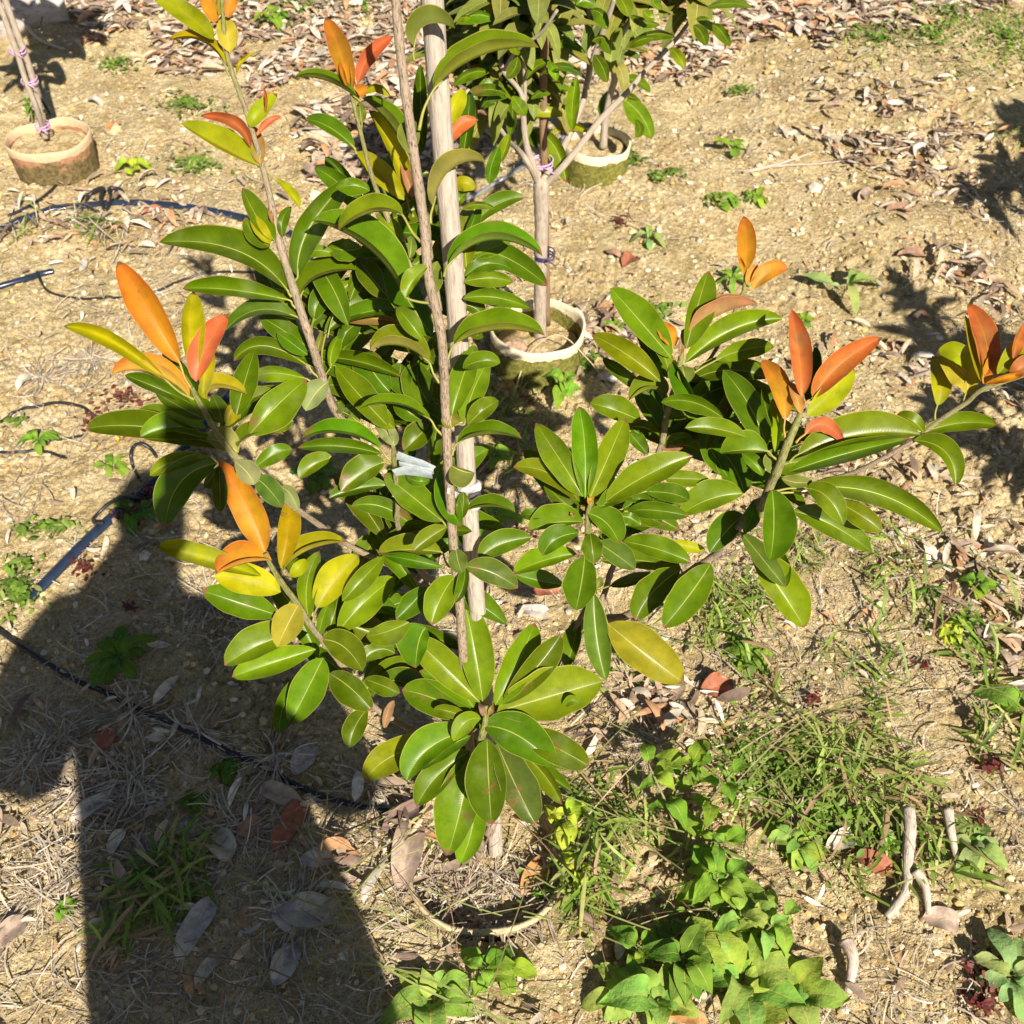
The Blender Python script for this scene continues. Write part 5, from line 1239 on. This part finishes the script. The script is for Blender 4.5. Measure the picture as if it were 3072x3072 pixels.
# ---------------------------------------------------------------- individual weeds
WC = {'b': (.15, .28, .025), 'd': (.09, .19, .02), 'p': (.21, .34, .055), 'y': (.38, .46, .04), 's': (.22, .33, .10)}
def weed(label, px, py, n, L, col='b', kind='ros', h=.02, wr=.28, lobes=0, cat='weed', group=None):
    g = ground_at(px, py); z = float(gh(g[0], g[1])); g = ground_at(px, py, z); c = np.array([g[0], g[1], z]); root = empty('weed', c); tag(root, label, cat, group)
    lf = MB(); st = MB(); tc = WC[col]
    if kind == 'ros':
        for k in range(n):
            a = k * 2.4 + random.uniform(-.3, .3); e = random.uniform(.1, .55) + (.4 if k > n * .7 else 0); ln = L * random.uniform(.6, 1.1) * (1 if k < n * .7 else .6)
            d = np.array([math.cos(a) * math.cos(e), math.sin(a) * math.cos(e), math.sin(e)])
            free_leaf(lf, c + d * ln * .12 + (0, 0, h * .3), d, (0, 0, 1), ln, ln * wr, tc, tuple(np.array(tc) * 1.2), random.uniform(.1, .7), random.uniform(.1, .5), *((.55, .85) if lobes else (.95, .5)), 0, lobes * 1.2, 0, .22)
        tube(st, [c + (0, 0, -.005), c + (0, 0, h * .4)], .002, (1, 1, 1), 6, 3)
    else:   # upright, branching stems with pairs of leaves
        ns = max(1, n // 7)
        for s_ in range(ns):
            a = s_ * 2.3 + random.uniform(0, 1); lean = random.uniform(.1, .55) if ns > 1 else .15
            top = c + np.array([math.cos(a) * math.sin(lean), math.sin(a) * math.sin(lean), math.cos(lean)]) * h * random.uniform(.75, 1.1)
            mid = (c + top) / 2 + np.array([random.gauss(0, .006), random.gauss(0, .006), .005]); tube(st, [c, mid, top], [.0028, .0022, .0014], (1, 1, 1), 6, 5)
            m = n // ns
            for k in range(m):
                f_ = .3 + .7 * (k + 1) / m; p = c * (1 - f_) ** 2 + 2 * f_ * (1 - f_) * mid + f_ * f_ * top; b = k * 2.2 + s_; e = random.uniform(-.1, .6)
                d = np.array([math.cos(b) * math.cos(e), math.sin(b) * math.cos(e), math.sin(e)]); ln = L * random.uniform(.5, 1.1) * (1.15 - .35 * f_)
                tube(st, [p, p + d * ln * .2], [.001, .0008], (1, 1, 1), 5, 2)
                free_leaf(lf, p + d * ln * .18, d, (0, 0, 1), ln, ln * wr, tc, tuple(np.array(tc) * 1.2), random.uniform(.2, .8), random.uniform(.1, .5), .62, .8, 0, lobes * 1.2, 0, .26)
    st.build('stem', M_TWIG, root); lf.build('foliage', M_WEED, root); return root
weed('big pale green leafy weed clump at bottom right', 1420, 1770, 30, .052, 'p', 'up', .08, .30, 2)
weed('large-lobed pale green weed leaves below the big clump', 1400, 1860, 9, .10, 'p', 'ros', .04, .26, 2)
weed('broad triangular-leaved weed at the bottom edge', 1490, 1880, 6, .095, 'p', 'ros', .04, .30, 1)
weed('tall nettle-like weed right of the sunken pot', 1290, 1600, 22, .050, 'b', 'up', .17, .32, 2)
weed('nettle-like weed just above the big clump', 1350, 1700, 16, .055, 'b', 'up', .10, .34, 2)
weed('upright weed with wavy leaves beside the grass stem', 1275, 1500, 11, .055, 'b', 'up', .10, .34, 1)
weed('yellow-leaved seedling beside the lowest hanging leaves', 1050, 1590, 12, .045, 'y', 'up', .10, .32)
weed('yellowish seedling on the sunken pot rim', 1090, 1660, 6, .035, 'y', 'up', .04, .32)
weed('broad-leaved weed at the bottom middle', 815, 1890, 8, .08, 'p', 'ros', .03, .30, 1)
weed('leafy weed right of the bottom middle weed', 905, 1850, 9, .050, 'b', 'up', .06, .34, 1)
weed('small arrow-leaved weed below the pot rim', 950, 1825, 6, .045, 'b', 'ros', .02, .3)
weed('pale rosette weed near the bottom, right of the pot', 1170, 1880, 11, .05, 'p', 'ros', .03, .26)
weed('triangular-leaved weed at the bottom, left of the big clump', 1240, 1890, 8, .07, 'p', 'ros', .03, .34, 1)
weed('dark leafy weed left of the big clump', 1270, 1840, 12, .06, 'd', 'up', .07, .34, 1)
weed('wavy-leaved weed in the grit left of the big clump', 1195, 1810, 8, .05, 'b', 'up', .05, .34, 1)
weed('white-dotted leafy weed in the crabgrass', 1500, 1600, 16, .05, 'p', 'ros', .05, .28)
weed('spoon-leaved weed left of the curled brown leaf', 1410, 1250, 14, .045, 'b', 'ros', .03, .26)
weed('spoon-leaved rosette right of the dead stalks', 1830, 1600, 11, .055, 's', 'ros', .03, .25)
weed('spoon-leaved weed at the bottom right corner', 1900, 1850, 11, .06, 's', 'ros', .05, .25)
weed('bright weed at the right edge', 1925, 1350, 6, .07, 'b', 'ros', .04, .32)
weed('four-leaved bright seedling right of the long leaf', 1830, 1120, 9, .045, 'b', 'up', .03, .36)
weed('round-leaved pale weed at right above the curled leaves', 1790, 1210, 26, .024, 'y', 'up', .04, .42)
weed('green seedling in the shade at right of the long leaf', 1745, 1130, 7, .035, 'd', 'ros', .02, .3)
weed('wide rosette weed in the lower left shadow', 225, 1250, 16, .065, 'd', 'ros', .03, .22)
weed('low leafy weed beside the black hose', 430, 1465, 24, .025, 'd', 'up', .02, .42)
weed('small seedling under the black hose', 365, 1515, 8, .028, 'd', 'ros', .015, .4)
weed('weed at the head of the shadow', 215, 885, 10, .05, 'b', 'ros', .02, .22)
weed('weed on the sand at the left edge', 75, 840, 9, .05, 'b', 'ros', .03, .22)
weed('bright weed at the foot of the left clay pot', 125, 320, 7, .075, 'y', 'ros', .05, .28)
weed('seedling with pale leaves on the sand left of the plant', 255, 322, 6, .06, 'y', 'ros', .03, .36)
weed('leafy seedling inside the left clay pot', 62, 235, 9, .04, 'd', 'up', .10, .36)
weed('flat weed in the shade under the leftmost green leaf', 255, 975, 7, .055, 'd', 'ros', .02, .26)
weed('long-leaved weed on the shaded sand at upper right', 1590, 560, 5, .13, 's', 'ros', .06, .16)
weed('tiny weed in the plant shadow at right', 1510, 610, 4, .04, 'b', 'ros', .02, .3)
weed('flat bright weed on the sand beyond the middle pot', 1355, 378, 8, .06, 'b', 'ros', .02, .22)
weed('small star-shaped weed right of the flat bright weed', 1425, 378, 9, .05, 'b', 'ros', .02, .22)
weed('grey-green weed right of the middle sapling trunk', 1225, 455, 10, .045, 's', 'ros', .02, .22)
weed('weed on the open sand at upper right', 1385, 285, 6, .06, 'b', 'ros', .03, .26)
weed('grassy weed left of the orange upper leaf', 1378, 535, 10, .06, 'b', 'ros', .03, .14)
weed('green weed in front of the mossy pot', 1060, 755, 9, .055, 'b', 'up', .06, .34)
weed('weed on the sand at the middle pot right', 1155, 630, 12, .035, 'b', 'up', .03, .36)
weed('weed above the litter at top centre', 1185, 50, 14, .07, 'b', 'ros', .04, .3)
weed('heart-leaved weed in the far litter at top left', 520, 60, 14, .06, 'b', 'up', .08, .4)
weed('small green weed at the lower left edge of the shadow', 130, 1715, 12, .022, 'b', 'up', .015, .44)
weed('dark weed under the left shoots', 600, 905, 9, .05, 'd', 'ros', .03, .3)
weed('short weed on the sand below the mossy pot', 930, 880, 7, .05, 'b', 'up', .04, .34)
weed('bright shoot beside the stake above its middle', 1010 - 90, 1000, 6, .06, 'b', 'up', .08, .34)

# ---------------------------------------------------------------- larger fallen leaves one can tell apart
DC = {'r': (.36, .13, .07), 'b': (.34, .20, .13), 'g': (.50, .45, .39), 'p': (.60, .53, .40), 'o': (.55, .27, .10), 'd': (.20, .13, .11), 'k': (.38, .28, .21)}
def fallen(label, px, py, L, ang, col, wr=.22, curl=.5, droop=.2, e=(.62, .62), z=.008):
    g = ground_at(px, py); h = float(gh(g[0], g[1])); g = ground_at(px, py, h + z); mb = MB()
    # ang is the direction in the photo, degrees anticlockwise from right
    a = R(ang); g2 = ground_at(px + 30 * math.cos(a), py - 30 * math.sin(a)); d = np.array([g2[0] - g[0], g2[1] - g[1], 0]); d /= np.linalg.norm(d)
    d[2] = random.uniform(-.03, .12)
    free_leaf(mb, np.array([g[0], g[1], h + z]) - d * L / 2, d, (0.1, -.15, 1), L, L * wr * .85, DC[col], DC[col], droop, curl * .8, e[0], e[1], 0, 0, 0, .25, 0)
    mb2 = MB(); V = np.concatenate(mb.v); mb2.add(V, mb.f, np.concatenate(mb.c), np.concatenate(mb.a)); mb2.add(V - np.array([0, 0, .0007]), [q[::-1] for q in mb.f], np.concatenate(mb.c), np.concatenate(mb.a))
    return tag(mb2.build('fallen_leaf', M_DRY), label, 'leaf')
fallen('pointed red-brown dead leaf in the shade left of the sunken pot', 550, 1550, .115, 60, 'r', .20, .3)
fallen('dull purple-brown dead leaf beside the red-brown pointed one', 530, 1500, .085, -20, 'k', .24)
fallen('small red-brown broken leaf in the upper part of the shadow', 200, 1390, .055, 100, 'r', .36)
fallen('curled shiny brown leaf on the sand right of the pale flat leaf', 1355, 1295, .075, 5, 'r', .34, .7)
fallen('pale oval dead leaf in the middle of the shadow', 418, 1590, .075, 120, 'p', .34, .1)
fallen('narrow bluish-grey curled leaf low in the shadow', 372, 1745, .115, 50, 'g', .20, .6)
fallen('wide grey crumpled leaf left of the pot, upper one', 590, 1720, .11, -10, 'g', .28, .4)
fallen('grey crumpled leaf overlapping the wide grey one', 550, 1735, .07, -30, 'g', .34, .4)
fallen('pale grey folded leaf at the bottom of the shadow', 540, 1815, .075, 60, 'g', .30, .5)
fallen('small pale folded leaf low in the shadow', 390, 1828, .055, 50, 'p', .22, .7)
fallen('long narrow grey leaf at the shadow edge', 180, 1520, .095, 30, 'g', .18, .7)
fallen('greenish-grey flat leaf above the red-brown pointed one', 480, 1560, .07, 10, 'b', .28, .2)
fallen('pale pair of small leaves in mid shadow', 355, 1568, .05, -20, 'p', .32, .3)
fallen('grey folded leaf left of the bent hose', 575, 1430, .075, 60, 'g', .30, .5)
fallen('small pale leaf near the hose bend', 300, 1390, .04, 10, 'p', .30)
fallen('orange-tan dead leaf inside the sunken pot rim', 1010, 1650, .085, 70, 'o', .26, .5)
fallen('large brown curled leaf left of the pot wall', 770, 1600, .15, 75, 'k', .20, .8)
fallen('dark curved dead leaf behind the lowest hanging leaves', 780, 1530, .12, 10, 'd', .16, .8)
fallen('grey dead leaf under the middle green leaves', 1012, 1155, .085, 12, 'g', .20, .4)
fallen('grey crumpled leaf on the sand right of the mossy pot', 1150, 715, .07, -25, 'g', .26, .6)
fallen('brown dead leaf lying on sand right of the long leaf', 1830, 1040, .09, -40, 'k', .24, .6)
fallen('rusty small leaf under the middle cluster', 1030, 1115, .06, 10, 'r', .30, .5)
fallen('pale dead leaf right of the brown one', 1870, 1045, .06, 0, 'p', .26, .6)
fallen('brown curled leaf on the open sand at upper right', 1700, 395, .09, -40, 'b', .24, .7)
fallen('long brown leaf on the sand above the bronze shoots', 1725, 480, .10, -45, 'b', .20, .7)
fallen('pinkish wide leaf on the sand at upper right', 1635, 365, .10, 10, 'k', .20, .4)
fallen('reddish round dead leaf right of the middle trunk', 1188, 490, .07, 20, 'r', .36, .6)
fallen('small red leaf on the mound behind the middle sapling', 1262, 328, .05, 0, 'r', .36, .7)
fallen('pale stone-like leaf in the green patch', 1395 + 20, 1585 - 80, .05, 10, 'p', .34, .6)
fallen('pinkish leaf lying in the green patch', 1520, 1520, .055, 30, 'k', .30, .6)
fallen('pale curved leaf in the crabgrass', 1595, 1585 - 2, .075, 5, 'p', .26, .8)
fallen('brown curled leaf under the crabgrass', 1650, 1630, .09, -50, 'r', .22, .7)
fallen('pinkish triangular leaf by the split stalk', 1780, 1735, .065, -15, 'k', .34, .4)
fallen('thin orange leaf at the bottom left of the big weed', 1295, 1915, .07, -30, 'o', .22, .5)
fallen('rust leaf lying at the blue pipe, upper left', 290, 398, .09, 5, 'r', .22, .4)
fallen('tan leaf on the sand near the blue pipe', 380, 396, .08, 10, 'k', .20, .4)
fallen('long brown leaf on the sand right of the left pot', 218, 236, .085, 12, 'o', .16, .5)
fallen('grey curled leaf right of the left pot', 180, 190, .07, -30, 'g', .22, .6)
fallen('pale leaf at the left, lying beside the yellow leaf', 45, 748 - 30, .06, 40, 'p', .24, .6)
fallen('pale leaf piece in the lower left sunlit sand', 240 - 20, 1655 - 70, .05, 50, 'p', .26, .7)
fallen('triangular pale leaf at the lower left edge', 22, 1755, .06, 20, 'k', .36, .5)
fallen('twisted brown leaf inside the red-brown litter', 1160, 480, .07, -50, 'b', .20, .6)
fallen('white broken leaf at the foot of the dark stub', 1170, 1780, .05, 80, 'p', .2, .7)
fallen('grey leaf in the sand left of the large weed', 600, 1620, .06, 0, 'g', .3, .5)
# two yellow flowers
M_YEL = plain('yellow_petal', (.85, .60, .02), .6, .1)
for lab, x, y in (('small yellow flower at left, left one of two', 180, 845), ('small yellow flower at left, right one of two', 225, 836)):
    g = ground_at(x, y); z = float(gh(g[0], g[1])); c = np.array([g[0], g[1], z + .012]); mb = MB()
    for k in range(5): a = k * 1.257; free_leaf(mb, c, (math.cos(a), math.sin(a), .3), (0, 0, 1), .005, .0022, (.85, .6, .02), (.8, .5, .02), .1, .1)
    tube(mb, [c - (0, 0, .014), c], .0005, (.8, .6, .1), 5, 3); tag(mb.build('flower', M_YEL), lab, 'flower')

# ---------------------------------------------------------------- the photographer (stands behind the camera; throws the shadow)
def skin(name, joints, edges, mat, parent, sub=2):
    me = bpy.data.meshes.new(name); me.from_pydata([j[0] for j in joints], edges, []); o = bpy.data.objects.new(name, me); COL.objects.link(o)
    o.modifiers.new('skin', 'SKIN'); me_s = me.skin_vertices[0].data if me.skin_vertices else None
    if me_s is None:
        bpy.context.view_layer.objects.active = o
    for i, j in enumerate(joints): me.skin_vertices[0].data[i].radius = j[1] if hasattr(j[1], '__len__') else (j[1], j[1])
    me.skin_vertices[0].data[0].use_root = True
    s = o.modifiers.new('sub', 'SUBSURF'); s.levels = sub; s.render_levels = sub
    me.materials.append(mat)
    if parent: o.parent = parent
    return o
M_SHIRT = plain('shirt', (.10, .12, .18), .9, .1, 40, .1); M_SKIN = plain('skin', (.45, .28, .19), .5, .05, 40, .4); M_HAIR = plain('hair', (.02, .015, .012), .7)
pe = empty('person', (-.07, -.36, 0)); tag(pe, 'person holding up a phone, casting the large shadow at lower left', 'person')
J = [((.03, 0, .92), (.235, .13)), ((-.02, 0, 1.10), (.185, .11)), ((0, -.01, 1.28), (.175, .115)), ((.0, 0, 1.37), (.10, .08)), ((0, .01, 1.44), .055), ((0.03, .03, 1.53), (.075, .09)), ((.03, .03, 1.61), (.082, .10)), ((.03, .02, 1.67), (.06, .075)),
     ((-.18, 0, 1.33), .075), ((-.26, .03, 1.18), .095), ((-.32, .05, 1.03), .095), ((-.20, .22, 1.22), .036), ((-.0, .31, 1.43), .028), ((.04, .325, 1.50), (.025, .035)),
     ((.17, 0, 1.34), .06), ((.22, .0, 1.18), .09), ((.27, .02, 1.03), .07), ((.23, .12, 1.0), .04), ((.17, .18, .99), .03), ((.12, .21, .98), (.03, .04)),
     ((-.12, 0, .78), (.125, .12)), ((-.12, .01, .48), .075), ((-.12, -.02, .10), .05), ((-.13, .10, .04), (.045, .035)),
     ((.14, 0, .78), (.135, .12)), ((.12, .01, .48), .075), ((.12, -.02, .10), .05), ((.13, .10, .04), (.045, .035))]
Ed = [(0, 1), (1, 2), (2, 3), (3, 4), (4, 5), (5, 6), (6, 7), (2, 8), (8, 9), (9, 10), (10, 11), (11, 12), (12, 13), (2, 14), (14, 15), (15, 16), (16, 17), (17, 18), (18, 19), (0, 20), (20, 21), (21, 22), (22, 23), (0, 24), (24, 25), (25, 26), (26, 27)]
skin('body', J, Ed, M_SHIRT, pe)
ph = MB(); c = np.array([.0, -.022, CAM_H]) - UP * .062; a = R(-PITCH)
ax = RT * .036; ay = UP * .078; az = FW * .004
V = [c + sx * ax + sy * ay + sz * az for sx in (-1, 1) for sy in (-1, 1) for sz in (-1, 1)]
ph.add(V, [(0, 1, 3, 2), (4, 6, 7, 5), (0, 4, 5, 1), (2, 3, 7, 6), (0, 2, 6, 4), (1, 5, 7, 3)]); tag(ph.build('phone', M_BLACK, smooth=False), 'black phone held up in front of the person', 'phone')
